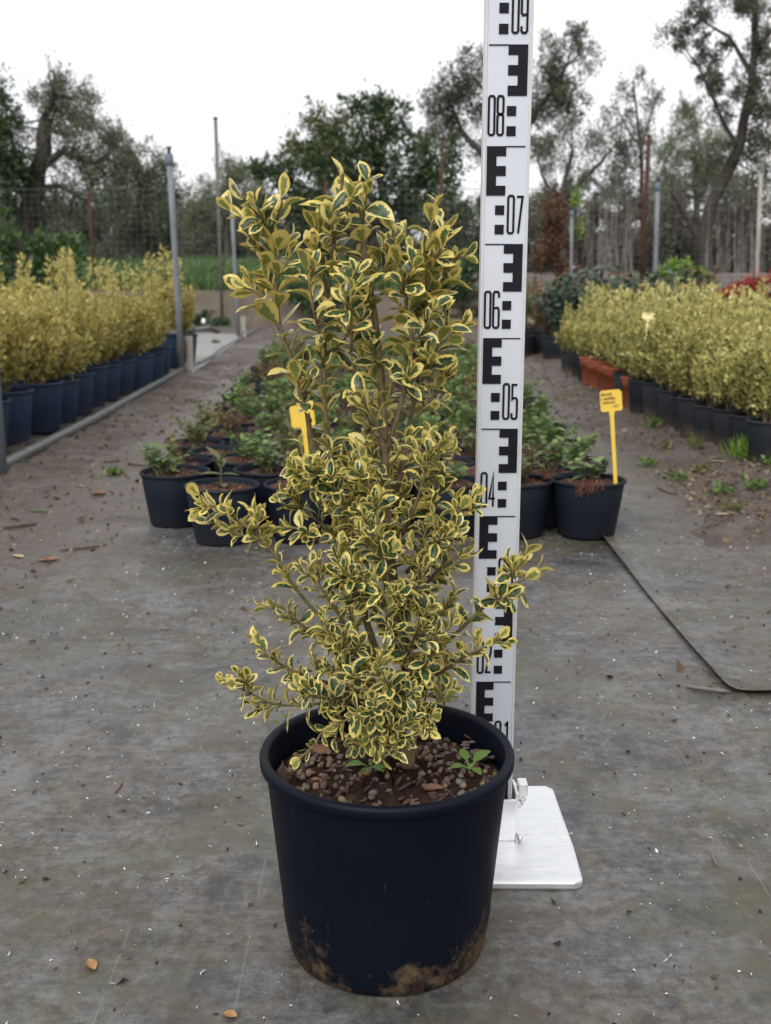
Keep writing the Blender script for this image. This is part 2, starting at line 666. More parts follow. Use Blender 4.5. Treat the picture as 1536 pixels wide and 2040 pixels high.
simple('post_grey', (.085, .078, .070), (.15, .14, .125), 25, .8)
simple('pale_wood', (.22, .20, .175), (.36, .33, .29), 22, .85, coordscale=(1, 1, .2))
simple('brown_wood', (.070, .048, .036), (.13, .09, .07), 30, .9)
simple('wire', (.085, .10, .085), (.12, .13, .115), 10, .6)
simple('concrete', (.105, .082, .064), (.215, .175, .140), 3.2, .9, 9, bump=.4, bd=.01)
simple('pad', (.15, .145, .142), (.26, .25, .245), 4, .45, 8)
simple('stone', (.125, .105, .075), (.29, .25, .185), 6, .9, 8, bump=.7, bd=.02)
simple('black_fitting', (.015, .016, .018), (.035, .036, .040), 40, .45)
simple('white_plastic', (.72, .72, .72), (.82, .82, .82), 10, .4)
simple('label_yellow', (.70, .47, .055), (.76, .53, .075), 12, .5)
simple('label_pale', (.62, .52, .22), (.70, .62, .34), 12, .5)
simple('ink', (.02, .015, .01), (.03, .02, .015), 10, .6)
simple('coir', (.060, .022, .014), (.14, .055, .036), 60, .95)
simple('weed_green', (.10, .22, .045), (.20, .36, .080), 40, .45)
simple('orange_leaf', (.22, .115, .040), (.34, .19, .075), 60, .7)
simple('brown_leaf', (.10, .045, .022), (.22, .11, .055), 40, .65)
simple('green_leaf', (.04, .09, .035), (.08, .15, .06), 40, .45)
simple('tan_leaf', (.26, .19, .12), (.40, .32, .21), 40, .75)
simple('twig', (.05, .035, .025), (.13, .09, .06), 60, .85)
simple('dry_vine', (.20, .185, .165), (.33, .31, .28), 40, .9)

for nm, a, b in (('pebble_tan', (.12, .080, .050), (.25, .18, .12)), ('pebble_brown', (.055, .032, .021), (.13, .080, .054)),
                 ('pebble_grey', (.085, .072, .060), (.18, .155, .13)), ('bark_chip', (.026, .014, .009), (.085, .046, .029))):
    simple(nm, a, b, 90, .8, bump=.4, bd=.001)

# ------------------------------------------------------------------ the setting
rng = np.random.default_rng(7)
random.seed(7)


def vnoise(x, y, seed=0):
    """cheap smooth noise in [-1,1]"""
    r = np.random.default_rng(seed)
    o = np.zeros_like(x)
    for k in range(6):
        a = r.uniform(0, 2 * np.pi)
        fr = 1.3 * 1.75 ** k
        o += np.sin((x * np.cos(a) + y * np.sin(a)) * fr + r.uniform(0, 6.28)) * (.62 ** k) * \
            np.cos((x * np.sin(a) - y * np.cos(a)) * fr * .8 + r.uniform(0, 6.28))
    return o / 1.6


def grid_mesh(name, x0, x1, y0, y1, nx, ny, zf, mat):
    xs, ys = np.linspace(x0, x1, nx), np.linspace(y0, y1, ny)
    X, Y = np.meshgrid(xs, ys)
    V = np.stack([X.ravel(), Y.ravel(), zf(X, Y).ravel()], 1)
    i = np.arange(nx * ny).reshape(ny, nx)
    F = np.stack([i[:-1, :-1], i[:-1, 1:], i[1:, 1:], i[1:, :-1]], -1).reshape(-1, 4)
    return put(name, mesh_np(name, V, F, mat, True))


def structure(o):
    o['kind'] = 'structure'
    return o


structure(MB().add([(-300, -60, -.012), (300, -60, -.012), (300, 500, -.012), (-300, 500, -.012)], [(0, 1, 2, 3)]).build('ground', M['soil']))
WALL_Y = 15.4


def mat_z(X, Y):
    return .0012 * vnoise(X * 3, Y * 3, 3) + .0008 * vnoise(X * 9, Y * 9, 5)


structure(grid_mesh('weed_mat', -1.25, .60, .25, 14.9, 60, 400, mat_z, M['weed_mat']))


def flap_z(X, Y):   # second cloth overlapping the first, its near and left edges lifting a little
    e = np.exp(-(X - .570) / .012) * (.6 + .4 * np.sin(Y * 5.3)) * .011
    n = np.exp(-(Y - 1.645) / .010) * (.006 + .004 * np.sin(X * 9))
    return .0045 + .0010 * vnoise(X * 4, Y * 4, 8) + np.clip(e, 0, .012) + np.clip(n, 0, .010)


structure(grid_mesh('weed_mat_overlap', .570, 2.3, 1.645, 9.5, 120, 300, flap_z, M['weed_mat']))
structure(grid_mesh('weed_mat_side', .585, 2.3, .25, 1.70, 40, 40, lambda X, Y: -.003 + mat_z(X, Y), M['weed_mat']))
structure(grid_mesh('weed_mat_edge', -3.2, -1.22, .25, 3.3, 40, 60, lambda X, Y: -.003 + mat_z(X, Y), M['weed_mat']))


def right_edge(Y):
    return .96 + .10 * np.sin(Y * 2.1) + .05 * np.sin(Y * 5.7 + 1)


def right_z(X, Y):
    e = np.clip(np.minimum(X - right_edge(Y) - .09 * vnoise(X * 2.5, Y * 2.5, 12), (Y - 2.62) * .8 - .10 * vnoise(X * 4, Y * 4, 13)), -.2, .25)
    b = .010 * vnoise(X * 7, Y * 7, 14) + .006 * vnoise(X * 21, Y * 21, 15)
    return .004 + e * .16 + b * np.clip((e + .06) * 6, 0, 1)


structure(grid_mesh('soil_verge_right', .72, 4.6, 2.5, 14.8, 160, 420, right_z, M['soil']))


def left_z(X, Y):
    e = np.clip(-1.06 - X - .12 * vnoise(X * 2.2, Y * 2.2, 22) - np.clip(2.1 - Y, 0, 3) * .55, -.2, .22)
    b = .010 * vnoise(X * 6, Y * 6, 24) + .006 * vnoise(X * 19, Y * 19, 25)
    return .001 + e * .10 + b * np.clip((e + .05) * 6, 0, 1)


structure(grid_mesh('soil_verge_left', -5.0, -.78, 1.3, 14.8, 170, 420, left_z, M['soil']))


def terr_z(X, Y):
    return .478 + .015 * vnoise(X * .6, Y * .6, 31) + np.clip(Y - 15.7, 0, 2.2) * .13 + np.clip(Y - 18, 0, 200) * .004


structure(grid_mesh('terrace_ground', -60, 60, WALL_Y + .12, 160, 90, 90, terr_z, M['soil']))

padp = [gp(*q) for q in ((384, 752), (420, 726), (448, 704), (470, 690), (478, 672), (380, 669), (330, 700))]
_n = len(padp)
structure(MB().add([(p[0], p[1], .0) for p in padp] + [(p[0], p[1], .034) for p in padp], [tuple(range(_n, 2 * _n))] + [(k, (k + 1) % _n, (k + 1) % _n + _n, k + _n) for k in range(_n)]).build('concrete_pad', M['pad']))
# --- concrete retaining wall, built of cast panels
wall = thing('retaining_wall', 'low brown stained concrete retaining wall below the grass bank', 'wall', (0, WALL_Y, 0))
x = -12.0
rw = np.random.default_rng(3)
while x < .25:
    w = rw.uniform(1.15, 1.3)
    MB().box((x + w / 2, .06 + rw.uniform(-.004, .004), .235), (w - .012, .12, .53 + rw.uniform(-.008, .008))).build('panel', M['concrete'], wall, bevel=.008)
    x += w
MB().box((-5.87, .08, .22), (12.4, .09, .50)).build('backing', M['concrete'], wall)

# --- dry stone wall
sw = thing('dry_stone_wall', 'rough dry stone wall of pale blocks under the ivy', 'wall', (0, WALL_Y, 0))
stone_me = []
for k in range(5):
    r = np.random.default_rng(60 + k)
    b = MB()
    V, F = [], []
    n, m = 8, 5
    for i in range(m):
        ph = math.pi * (i + .5) / m
        for j in range(n):
            th = 2 * math.pi * j / n
            sq = lambda q: math.copysign(abs(q) ** .55, q)
            q = 1 + r.uniform(-.10, .10)
            V.append((.5 * sq(math.cos(th)) * sq(math.sin(ph)) * q, .5 * sq(math.sin(th)) * sq(math.sin(ph)) * q, .5 * sq(math.cos(ph)) * q))
    for i in range(m - 1):
        for j in range(n):
            F.append((i * n + j, (i + 1) * n + j, (i + 1) * n + (j + 1) % n, i * n + (j + 1) % n))
    F.append(tuple(range(n)))
    F.append(tuple((m - 1) * n + j for j in range(n - 1, -1, -1)))
    stone_me.append(b.add(V, F).mesh('stone', M['stone'], True))
for row in range(4):
    x = .30 + rw.uniform(-.1, .1)
    while x < 4.2:
        w = rw.uniform(.22, .42)
        h = rw.uniform(.13, .17)
        put('stone', stone_me[int(rw.integers(5))], sw, (x + w / 2, .10 + rw.uniform(-.04, .04), .065 + row * .13 + rw.uniform(-.01, .01)),
            (rw.uniform(-.1, .1), rw.uniform(-.08, .08), rw.uniform(-.2, .2)), (w * 1.04, .34, h * 1.1))
        x += w


# ------------------------------------------------------------------ leaf clouds and trees
def unit(v):
    return v / np.maximum(np.linalg.norm(v, axis=-1, keepdims=True), 1e-9)


def cloud(P, D, L, W, r, fold=.25):
    """one folded quad per leaf"""
    n = len(P)
    D = unit(D)
    s = unit(np.cross(D, r.normal(size=(n, 3))))
    u = np.cross(s, D)
    L = (L * r.uniform(.7, 1.25, n))[:, None]
    W = (W * r.uniform(.75, 1.2, n))[:, None]
    V = np.stack([P, P + D * L * .5 + s * W * .5 + u * W * fold, P + D * L, P + D * L * .5 - s * W * .5 + u * W * fold], 1)
    F = np.arange(n * 4).reshape(n, 4)
    return V.reshape(-1, 3), F


def cloud_mesh(name, P, D, L, W, r, mat, fold=.25, rnd=None):
    V, F = cloud(P, D, L, W, r, fold)
    if rnd is None:
        rnd = r.uniform(0, 1, len(P))
    return mesh_np(name, V, F, mat, False, {'rnd': ('FACE', rnd)})


def blob_tree(name, label, cat, Y, trunks, blobs, leaf, L, W, seed, dens=1.0, bark='bark', group=None, spike=.5, cl=14, base=None, limb=.018, csize=.42):
    r = np.random.default_rng(seed)
    if base is None:
        b0 = at(*trunks[0][0][0], Y)
    else:
        b0 = np.array(base, float)
    zg = float(terr_z(np.array(b0[0]), np.array(b0[1]))) if Y > WALL_Y else 0.0
    b0[2] = zg - .03
    root = thing(name, label, cat, tuple(b0), group=group)
    tb = MB()
    tpts = []
    for pts, r0, r1 in trunks:
        W3 = [at(px, py, Y) - b0 + np.array([0, r.uniform(-.05, .05), 0]) for px, py in pts]
        if pts is trunks[0][0]:
            W3[0] = np.array([W3[0][0], 0, 0])
        # subdivide with wander
        Q = []
        for a, b in zip(W3[:-1], W3[1:]):
            for k in range(4):
                Q.append(a + (b - a) * k / 4 + (r.normal(size=3) * .012 if k else 0))
        Q.append(W3[-1])
        tb.tube(Q, list(np.linspace(r0, r1, len(Q))), 8)
        tpts += Q
    tp = np.array(tpts)
    PP, DD, RR = [], [], []
    for bl in blobs:
        cx, cy, rx, ry = bl[:4]
        wgt = bl[4] if len(bl) > 4 else 1.0
        c = at(cx, cy, Y) - b0
        RX, RZ = rx * Y / FPX, ry * Y / FPX
        RY = (RX + RZ) / 2
        c = c + np.array([0, r.uniform(-.3, .3) * RY, 0])
        n = int(dens * wgt ** .7 * math.pi * RX * RZ / (L * W * .5) * 3.6)
        k = max(5, int(cl * wgt))
        d = unit(r.normal(size=(k, 3)))
        rad = r.uniform(.35, 1.0, (k, 1)) ** .6
        cc = c + d * rad * np.array([RX, RY, RZ]) * .88
        for q in cc[::3]:
            j = np.argmin(np.linalg.norm(tp - q, axis=1))
            a = tp[j]
            mid = (a + q) / 2 + np.array([0, 0, -.08 * np.linalg.norm(q - a)]) + r.normal(size=3) * .03
            tb.tube([a, mid, q], [limb, limb * .7, limb * .25], 4, False)
        wts = r.uniform(.4, 1.6, k)
        wts /= wts.sum()
        idx = r.choice(k, n, p=wts)
        cs = (csize * min(RX, RZ)) * r.uniform(.55, 1.25, k)
        g = r.normal(size=(n, 3)) * .55 * cs[idx][:, None]
        # upright shoots
        ntw = max(2, int(k * spike))
        sh = r.choice(k, ntw)
        P = cc[idx] + g
        PP.append(P)
        DD.append(unit(g) * .8 + r.normal(size=(n, 3)) * .7 + np.array([0, 0, .35]))
        cr = r.normal(size=k) * .16
        RR.append(np.clip(r.beta(2, 2.4, n) + cr[idx], 0, 1))
        for s_ in sh:
            m = max(8, int(n / k * .25))
            hgt = r.uniform(.25, .75) * min(RZ, .8)
            tt = r.uniform(0, 1, m)
            dirv = unit(np.array([r.normal() * .35, r.normal() * .35, 1.0]))
            P = cc[s_] + dirv * (tt * hgt + cs[s_] * .5)[:, None] + r.normal(size=(m, 3)) * (.05 * (1.15 - tt))[:, None] * max(.6, RX)
            PP.append(P)
            DD.append(r.normal(size=(m, 3)) * .6 + dirv * .7)
            RR.append(np.clip(r.beta(2, 2, m) + .1, 0, 1))
    tb.build('trunk', M[bark], root, True)
    P, D = np.concatenate(PP), np.concatenate(DD)
    me = cloud_mesh('crown', P, D, L, W, r, M[leaf], .25, np.concatenate(RR))
    put('crown', me, root, kind='stuff')
    return root


TG = 'trees beyond the fence'
blob_tree('olive_tree', 'dark leafy tree with dense crown at the edge of the grove', 'tree', 16.5, [([(-70, 560), (-50, 380), (-30, 250)], .14, .05)],
          [(-30, 210, 55, 70), (-20, 300, 70, 70), (-10, 390, 65, 60), (20, 340, 40, 50, .6), (-70, 280, 70, 90)], 'citrus_leaf', .075, .030, 101, .8, group=TG)
blob_tree('olive_tree', 'old olive tree with a thick leaning bare trunk and silvery crown', 'tree', 17.0,
          [([(38, 575), (48, 480), (62, 395), (84, 320), (92, 238)], .20, .11), ([(80, 335), (130, 300), (190, 330), (235, 290)], .07, .025), ([(70, 380), (120, 370), (170, 400)], .06, .02), ([(92, 240), (110, 190), (105, 140)], .06, .015)],
          [(112, 165, 32, 42, .8), (95, 205, 40, 35), (155, 215, 55, 45), (180, 275, 62, 55), (130, 250, 45, 40, .8), (215, 330, 50, 50), (150, 350, 65, 50), (200, 410, 70, 50), (110, 430, 60, 50), (40, 300, 40, 45, .6), (30, 380, 40, 50, .7), (45, 250, 25, 30, .4)],
          'olive_leaf', .068, .019, 102, .62, group=TG, cl=18)
blob_tree('olive_tree', 'rounded olive tree beside the thick leaning trunk', 'tree', 20.0, [([(285, 560), (290, 470), (280, 380), (262, 300)], .13, .05), ([(288, 430), (330, 370), (340, 330)], .06, .02)],
          [(247, 300, 35, 45, .8), (285, 330, 45, 50), (318, 360, 36, 55), (260, 400, 70, 60), (325, 430, 45, 60), (280, 470, 80, 45), (340, 480, 40, 40)], 'olive_leaf', .070, .020, 103, .75, group=TG, cl=16)
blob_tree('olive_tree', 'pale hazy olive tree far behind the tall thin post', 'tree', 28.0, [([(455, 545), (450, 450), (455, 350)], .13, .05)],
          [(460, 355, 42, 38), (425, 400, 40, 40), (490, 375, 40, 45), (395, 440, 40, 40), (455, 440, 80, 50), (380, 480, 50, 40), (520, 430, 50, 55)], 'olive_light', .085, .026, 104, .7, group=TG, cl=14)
blob_tree('citrus_tree', 'broad dark green evergreen tree with glossy leaves and a yellowish crown tip', 'tree', 18.0,
          [([(772, 575), (775, 480), (765, 400), (745, 300)], .13, .05), ([(770, 420), (700, 360), (640, 290)], .07, .02), ([(770, 430), (830, 360), (860, 310)], .07, .02), ([(760, 450), (640, 390), (560, 345)], .06, .02)],
          [(742, 215, 45, 32), (700, 215, 26, 22, .7), (785, 240, 36, 36), (740, 270, 80, 45), (560, 340, 62, 28), (520, 335, 34, 22, .7), (600, 370, 70, 50), (690, 340, 90, 55), (800, 320, 70, 55), (870, 320, 50, 50), (760, 400, 130, 55), (640, 420, 100, 45), (860, 400, 80, 55), (560, 410, 60, 40)],
          'citrus_leaf', .085, .042, 105, .62, 'bark_dark', TG, .6, 16)
blob_tree('citrus_tree', 'yellowish green evergreen tree poking up behind the dark one', 'tree', 19.5, [([(640, 560), (642, 420), (640, 300)], .09, .04)],
          [(635, 245, 36, 32), (610, 285, 42, 36), (665, 270, 42, 40), (640, 330, 80, 50)], 'citrus_yellow', .085, .038, 106, .7, 'bark_dark', TG)
blob_tree('olive_tree', 'tall grey green tree half hidden by the measuring staff', 'tree', 22.0,
          [([(985, 560), (990, 420), (985, 290), (970, 180)], .17, .06), ([(988, 330), (1060, 240), (1130, 130)], .09, .025), ([(986, 340), (920, 260), (890, 190)], .08, .02)],
          [(945, 130, 42, 36, .8), (905, 170, 42, 42), (870, 215, 40, 42), (930, 220, 60, 50), (880, 280, 55, 45), (1010, 150, 45, 60), (1090, 110, 36, 40, .8), (1140, 85, 34, 32, .8), (1165, 120, 30, 30, .6), (1125, 160, 50, 42), (1090, 210, 56, 46), (1150, 205, 30, 36, .6), (1010, 260, 80, 70), (1080, 290, 45, 30, .8)],
          'oak_leaf', .080, .026, 107, .60, group=TG, cl=15)
blob_tree('olive_tree', 'airy olive tree with thin branches right of the measuring staff', 'tree', 20.5, [([(1120, 560), (1125, 460), (1120, 380), (1140, 300)], .09, .03), ([(1122, 420), (1080, 350), (1070, 310)], .04, .012), ([(1122, 400), (1190, 330), (1225, 290)], .05, .015)],
          [(1150, 270, 48, 36, .8), (1200, 300, 45, 40, .8), (1090, 300, 30, 26, .5), (1140, 350, 60, 45, .7), (1210, 370, 50, 45, .8), (1080, 400, 35, 50, .5)], 'olive_leaf', .070, .020, 108, .50, group=TG, cl=14)
blob_tree('slender_tree', 'slender brownish tree with sparse upright twigs', 'tree', 19.0, [([(1278, 575), (1280, 430), (1276, 280), (1262, 160)], .055, .012), ([(1278, 300), (1240, 240), (1225, 200)], .02, .006), ([(1278, 290), (1300, 220), (1312, 180)], .02, .006)],
          [(1262, 175, 26, 36, .35), (1235, 235, 36, 30, .45), (1295, 220, 30, 36, .4), (1262, 290, 55, 45, .7), (1255, 370, 60, 55, .7)], 'grey_twig_leaf', .060, .020, 109, .55, 'rust', TG, 1.2, 16, limb=.010)
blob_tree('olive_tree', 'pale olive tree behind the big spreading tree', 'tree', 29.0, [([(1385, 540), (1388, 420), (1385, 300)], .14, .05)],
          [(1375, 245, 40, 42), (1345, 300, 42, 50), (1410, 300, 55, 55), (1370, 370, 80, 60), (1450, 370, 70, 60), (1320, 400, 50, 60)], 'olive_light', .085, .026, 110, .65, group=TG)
blob_tree('spreading_tree', 'big spreading tree with small dark leaves and several dark trunks', 'tree', 20.0,
          [([(1402, 580), (1396, 480), (1425, 390), (1470, 300), (1492, 200), (1505, 90), (1500, -40)], .15, .05), ([(1396, 490), (1360, 420), (1335, 380)], .07, .02), ([(1470, 300), (1430, 220), (1390, 130)], .05, .015), ([(1498, 150), (1450, 70), (1400, 40)], .05, .015), ([(1500, 120), (1550, 40), (1570, -20)], .05, .015)],
          [(1345, 70, 36, 32, .8), (1385, 40, 42, 34, .8), (1430, 10, 55, 32, .9), (1375, 105, 42, 28, .7), (1430, 100, 50, 35, .6), (1500, 40, 55, 55, .8), (1460, 160, 60, 40, .8), (1410, 165, 36, 26, .6), (1520, 140, 45, 60, .8), (1480, 220, 60, 45, .8), (1420, 215, 34, 28, .5), (1530, 260, 50, 60), (1460, 300, 60, 45, .7), (1500, 360, 60, 60, .7)],
          'oak_leaf', .062, .026, 111, .55, 'bark_dark', TG, .4, 14, csize=.36)
# a belt of scrub behind, each bush its own
hb = [(-60, 27), (70, 29), (190, 26), (330, 30), (460, 32), (600, 27), (730, 29), (870, 26), (990, 28), (1110, 26), (1230, 29), (1350, 27), (1470, 25), (1590, 28)]
for k, (px, Y) in enumerate(hb):
    r = np.random.default_rng(300 + k)
    t_ = r.uniform(-18, 14)
    blob_tree('scrub_bush', 'grey green scrub bush, ' + nth(k + 1) + ' along the belt starting behind the leaning olive trunk', 'bush', Y, [([(px, 530), (px + 5, 470), (px, 430)], .10, .04)],
              [(px - 40, 455 + t_, 65, 45), (px + 40, 450 - t_, 65, 50), (px, 420 + t_, 60, 40, .8), (px, 500, 95, 40), (px, 540, 90, 26)],
              'hedge_leaf' if k < 9 else 'grey_twig_leaf', .105, .042, 300 + k, .8, group='scrub bushes behind the grove', cl=10)
r = np.random.default_rng(77)
n = 30000
gx = r.uniform(-26, 26, n)
tp_ = 2.0 + .8 * vnoise(gx * .5, gx * 0, 88)
P_ = np.stack([gx, 46 + r.uniform(-1.5, 1.5, n), .3 + r.uniform(0, 1, n) ** .8 * tp_], 1)
o = put('distant_wood', cloud_mesh('distant_wood', P_, r.normal(size=(n, 3)) + np.array([0, 0, .3]), .26, .15, r, M['hedge_leaf'], .2), kind='stuff')
tag(o, 'far strip of grey green wood closing the view behind the scrub', 'wood')
blob_tree('laurel_bush', 'leafy mid green bush standing behind the yellow hedge of pots', 'bush', 12.5, [([(40, 700), (40, 560), (45, 500)], .03, .012), ([(40, 620), (110, 540), (120, 500)], .02, .008)],
          [(10, 500, 45, 45), (60, 520, 50, 45), (115, 515, 45, 38), (150, 500, 26, 30, .6), (70, 570, 110, 50), (0, 450, 26, 24, .6)], 'bush_leaf', .085, .042, 121, .55)
blob_tree('ivy_bush', 'dark green ivy tumbling over the dry stone wall', 'bush', 15.15, [([(915, 640), (915, 580), (912, 540)], .02, .01)],
          [(905, 545, 40, 36), (940, 540, 30, 40), (880, 560, 30, 32, .8), (920, 590, 26, 22, .7), (990, 560, 40, 40)], 'ivy_leaf', .055, .045, 122, .55, limb=.006)
blob_tree('ivy_bush', 'dark green creeper hanging over the concrete wall by the bent tap pipe', 'bush', 15.2, [([(620, 655), (622, 600), (625, 560)], .02, .01)],
          [(600, 570, 40, 36), (650, 580, 34, 36), (630, 610, 44, 22, .9), (690, 590, 30, 24, .7)], 'ivy_leaf', .055, .045, 123, .55, limb=.006)
blob_tree('wall_weed', 'low green weed growing at the foot of the concrete wall', 'plant', 14.9, [([(415, 652), (415, 640), (415, 630)], .01, .006)],
          [(410, 638, 30, 14), (440, 645, 24, 9), (390, 643, 18, 10)], 'ivy_leaf', .05, .03, 124, .8, limb=.004)
blob_tree('dead_creeper', 'rusty brown dead creeper hanging beside the grey riser pipe', 'bush', 15.3, [([(1112, 640), (1110, 540), (1112, 400)], .03, .01)],
          [(1105, 425, 32, 40), (1112, 480, 36, 50), (1095, 530, 36, 40, .7), (1130, 540, 30, 36, .6)], 'dead_leaf', .075, .034, 125, .55, 'rust', limb=.006)
blob_tree('green_creeper', 'thin yellow green creeper climbing by the dead creeper', 'bush', 15.1, [([(1150, 640), (1150, 500), (1148, 400)], .015, .008)],
          [(1150, 400, 12, 30, .6), (1152, 450, 12, 26, .5)], 'bright_leaf', .06, .035, 126, .5, limb=.004)
blob_tree('bright_bush', 'bright lime green low bush behind the potted plants', 'bush', 12.0, [([(1345, 680), (1345, 600), (1345, 560)], .02, .008)],
          [(1320, 545, 34, 14), (1360, 540, 40, 16), (1395, 555, 30, 16, .7), (1340, 575, 60, 20)], 'bright_leaf', .05, .032, 127, .7, limb=.005)
blob_tree('red_bush', 'small red leaved bush behind the yellow potted shrubs', 'bush', 8.5, [([(1510, 720), (1508, 640), (1505, 600)], .012, .006)],
          [(1495, 572, 34, 14), (1530, 562, 28, 14), (1440, 590, 26, 12, .6), (1490, 595, 60, 20)], 'red_leaf', .035, .018, 128, .9, limb=.004)

# --- grass bank behind the wall
r = np.random.default_rng(41)
n = 42000
gx = r.uniform(-9, 1.2, n)
gy = WALL_Y + .13 + r.uniform(0, 1, n) ** 1.6 * 4.5
gz = terr_z(gx, gy)
hh = r.uniform(.10, .46, n) * (.7 + .3 * vnoise(gx * 1.2, gy * 1.2, 42))
bend = r.normal(size=(n, 2)) * .35
tip = np.stack([gx + bend[:, 0] * hh, gy + bend[:, 1] * hh, gz + hh], 1)
wd = r.uniform(.005, .010, n)
an = r.uniform(0, np.pi, n)
dx = np.stack([np.cos(an) * wd, np.sin(an) * wd, 0 * wd], 1)
bs = np.stack([gx, gy, gz - .01], 1)
md = bs * .45 + tip * .55 - np.stack([bend[:, 0] * hh * .2, bend[:, 1] * hh * .2, -hh * .05], 1)
V = np.stack([bs - dx * .5, bs + dx * .5, md + dx * .7, tip, md - dx * .7], 1).reshape(-1, 3)
F = np.arange(n * 5).reshape(n, 5)
g = put('grass_bank', mesh_np('grass_bank', V, F, M['grass'], False, {'rnd': ('FACE', r.uniform(0, 1, n))}), kind='stuff')
tag(g, 'tall fresh green grass growing on the bank above the wall', 'grass')

# ------------------------------------------------------------------ fence, posts and pipes
def post(name, label, p0, p1, rad, mat, group=None, n=8, cap=None, cat='post'):
    p0, p1 = np.array(p0), np.array(p1)
    root = thing(name, label, cat, tuple(p0), group=group)
    d = p1 - p0
    MB().tube([(0, 0, -.03), tuple(d * .5), tuple(d)], rad, n).build('shaft', M[mat], root, True)
    if cap:
        cap(root, d, rad)
    return root


FY = WALL_Y + .35


def fpost(px, top, label, mat, rad, Y=FY, lean=0):
    b = at(px, 600, Y)
    b[2] = .45
    tpt = at(px, top, Y) + np.array([lean, 0, 0])
    tpt[0] = b[0] + lean
    def cap(root, d, rad):
        MB().box((d[0], d[1], d[2] + .004), (rad * 2.2, rad * 2.2, .012)).build('cap', M[mat], root)
    return post('fence_post', label, b, tpt, rad, mat, 'posts of the wire fence', 7, cap)


fpost(190, 375, 'short rusty fence post in front of the leaning olive trunk', 'rust', .028)
fpost(652, 362, 'rusty fence post above the bent tap pipe', 'rust', .026)
fpost(1276, 270, 'thick dark rusty fence post beside the slender tree', 'rust', .032)
fpost(1498, 320, 'thin black fence post beside the pale pole', 'post_grey', .018)
# tall poles standing in front of the wall
for px, top, label in ((443, 238, 'tall thin grey pole in front of the concrete wall'), (877, 278, 'tall thin brownish pole in front of the dry stone wall')):
    b = at(px, 650, WALL_Y - .15)
    b[2] = 0
    tpt = at(px, top, WALL_Y - .15)
    tpt[0] = b[0]
    def cap(root, d, rad):
        MB().tube([tuple(d), tuple(d + np.array([0, 0, .03]))], rad * 1.25, 8).build('cap', M['rust'], root)
    post('tall_pole', label, b, tpt, .024, 'post_grey' if px < 500 else 'rust', 'tall poles along the wall', 8, cap, 'pole')
b = at(1508, 600, 13.5)
b[2] = 0
post('pale_pole', 'pale weathered wooden pole leaning at the verge', b, at(1516, 345, 13.5), .026, 'pale_wood', cat='pole',
     cap=lambda root, d, rad: MB().tube([tuple(d), tuple(d + np.array([0, 0, .02]))], rad * .8, 8).build('cap', M['brown_wood'], root))

wf = thing('wire_fence', 'thin green wire mesh fence strung along the top of the wall', 'fence', (0, FY + .04, .5))
ztop = at(800, 376, FY)[2] - .5
for zz in list(np.linspace(.05, ztop, 16)):
    b = MB()
    for x in np.arange(-9, 5.0, 1.0):
        b.tube([(x, 0, zz), (x + 1, 0, zz + rw.uniform(-.004, .004))], .0015 if zz < ztop - .01 else .005, 3, False)
    b.build('line_wire', M['wire'], wf)
b = MB()
for x in np.arange(-9, 6.0, .10):
    b.tube([(x, .004, 0), (x + rw.uniform(-.004, .004), .004, ztop)], .0013, 3, False)
b.build('vertical_wires', M['wire'], wf, kind='stuff')

# dry hanging stems on the right-hand fence
for k, (xa, xb, ytop, lab) in enumerate(((1165, 1262, 400, 'curtain of pale dry creeper stems hanging on the fence behind the camellias'),
                                         (1405, 1520, 420, 'curtain of pale dry creeper stems hanging between the dark trunk and the pale pole'))):
    r = np.random.default_rng(500 + k)
    c0 = at((xa + xb) / 2, 600, FY - .1)
    c0[2] = .5
    root = thing('dry_creeper', lab, 'creeper', tuple(c0))
    b = MB()
    for i in range(46):
        px = r.uniform(xa, xb)
        a = at(px, ytop + r.uniform(-45, 80), FY - .1 + r.uniform(-.1, .1)) - c0
        e = at(px + r.uniform(-6, 6), 575 + r.uniform(-10, 25), FY - .1 + r.uniform(-.1, .1)) - c0
        m_ = (a + e) / 2 + r.normal(size=3) * .02
        b.tube([a, (a + m_) / 2 + r.normal(size=3) * .012, m_, (m_ + e) / 2 + r.normal(size=3) * .012, e], [.0012, .002, .0026, .003, .003], 4, False)
    b.build('stem', M['dry_vine'], root, kind='stuff')



# grey irrigation risers
def riser(label, px0, py0, Y, px1, py1, clamp=True):
    b = at(px0, py0, Y)
    b[2] = 0
    t1 = at(px1, py1, Y)
    root = thing('riser_pipe', label, 'pipe', tuple(b), group='grey irrigation risers')
    d = t1 - b
    MB().tube([(0, 0, -.02), tuple(d * .33), tuple(d * .66), tuple(d * .93)], .021, 10).build('pipe', M['pvc_grey'], root, True)
    MB().tube([tuple(d * .92), tuple(d * .93), tuple(d * .965), tuple(d * .97)], [.023, .027, .027, .018], 10).build('coupling', M['pvc_tip'], root, True)
    MB().tube([tuple(d * .965), tuple(d * .985), tuple(d)], [.014, .012, .022], 10).build('sprinkler_head', M['black_fitting'], root, True)
    return root


riser('grey riser pipe tied to the pale stake beside the hose', 363, 745, 7.60, 336, 292)
riser('slim grey riser pipe beside the second stake near the wall', 475, 672, 12.2, 461, 400)
riser('grey riser pipe rising behind the yellow shrubs by the lime green bush', 1301, 700, 10.0, 1311, 352)
riser('grey riser pipe beside the rusty brown dead creeper', 1138, 640, 14.2, 1139, 412)
pb = gp(4, 958)
root = thing('riser_pipe', 'thick grey riser pipe standing at the near end of the hose', 'pipe', tuple(pb), group='grey irrigation risers')
MB().tube([(0, 0, -.02), (0, 0, .6), (-.02, 0, 1.5)], .021, 12).build('pipe', M['pvc_grey'], root, True)
MB().tube([(0, 0, 0), (0, 0, .012)], .026, 12).build('collar', M['pvc_grey'], root, True)

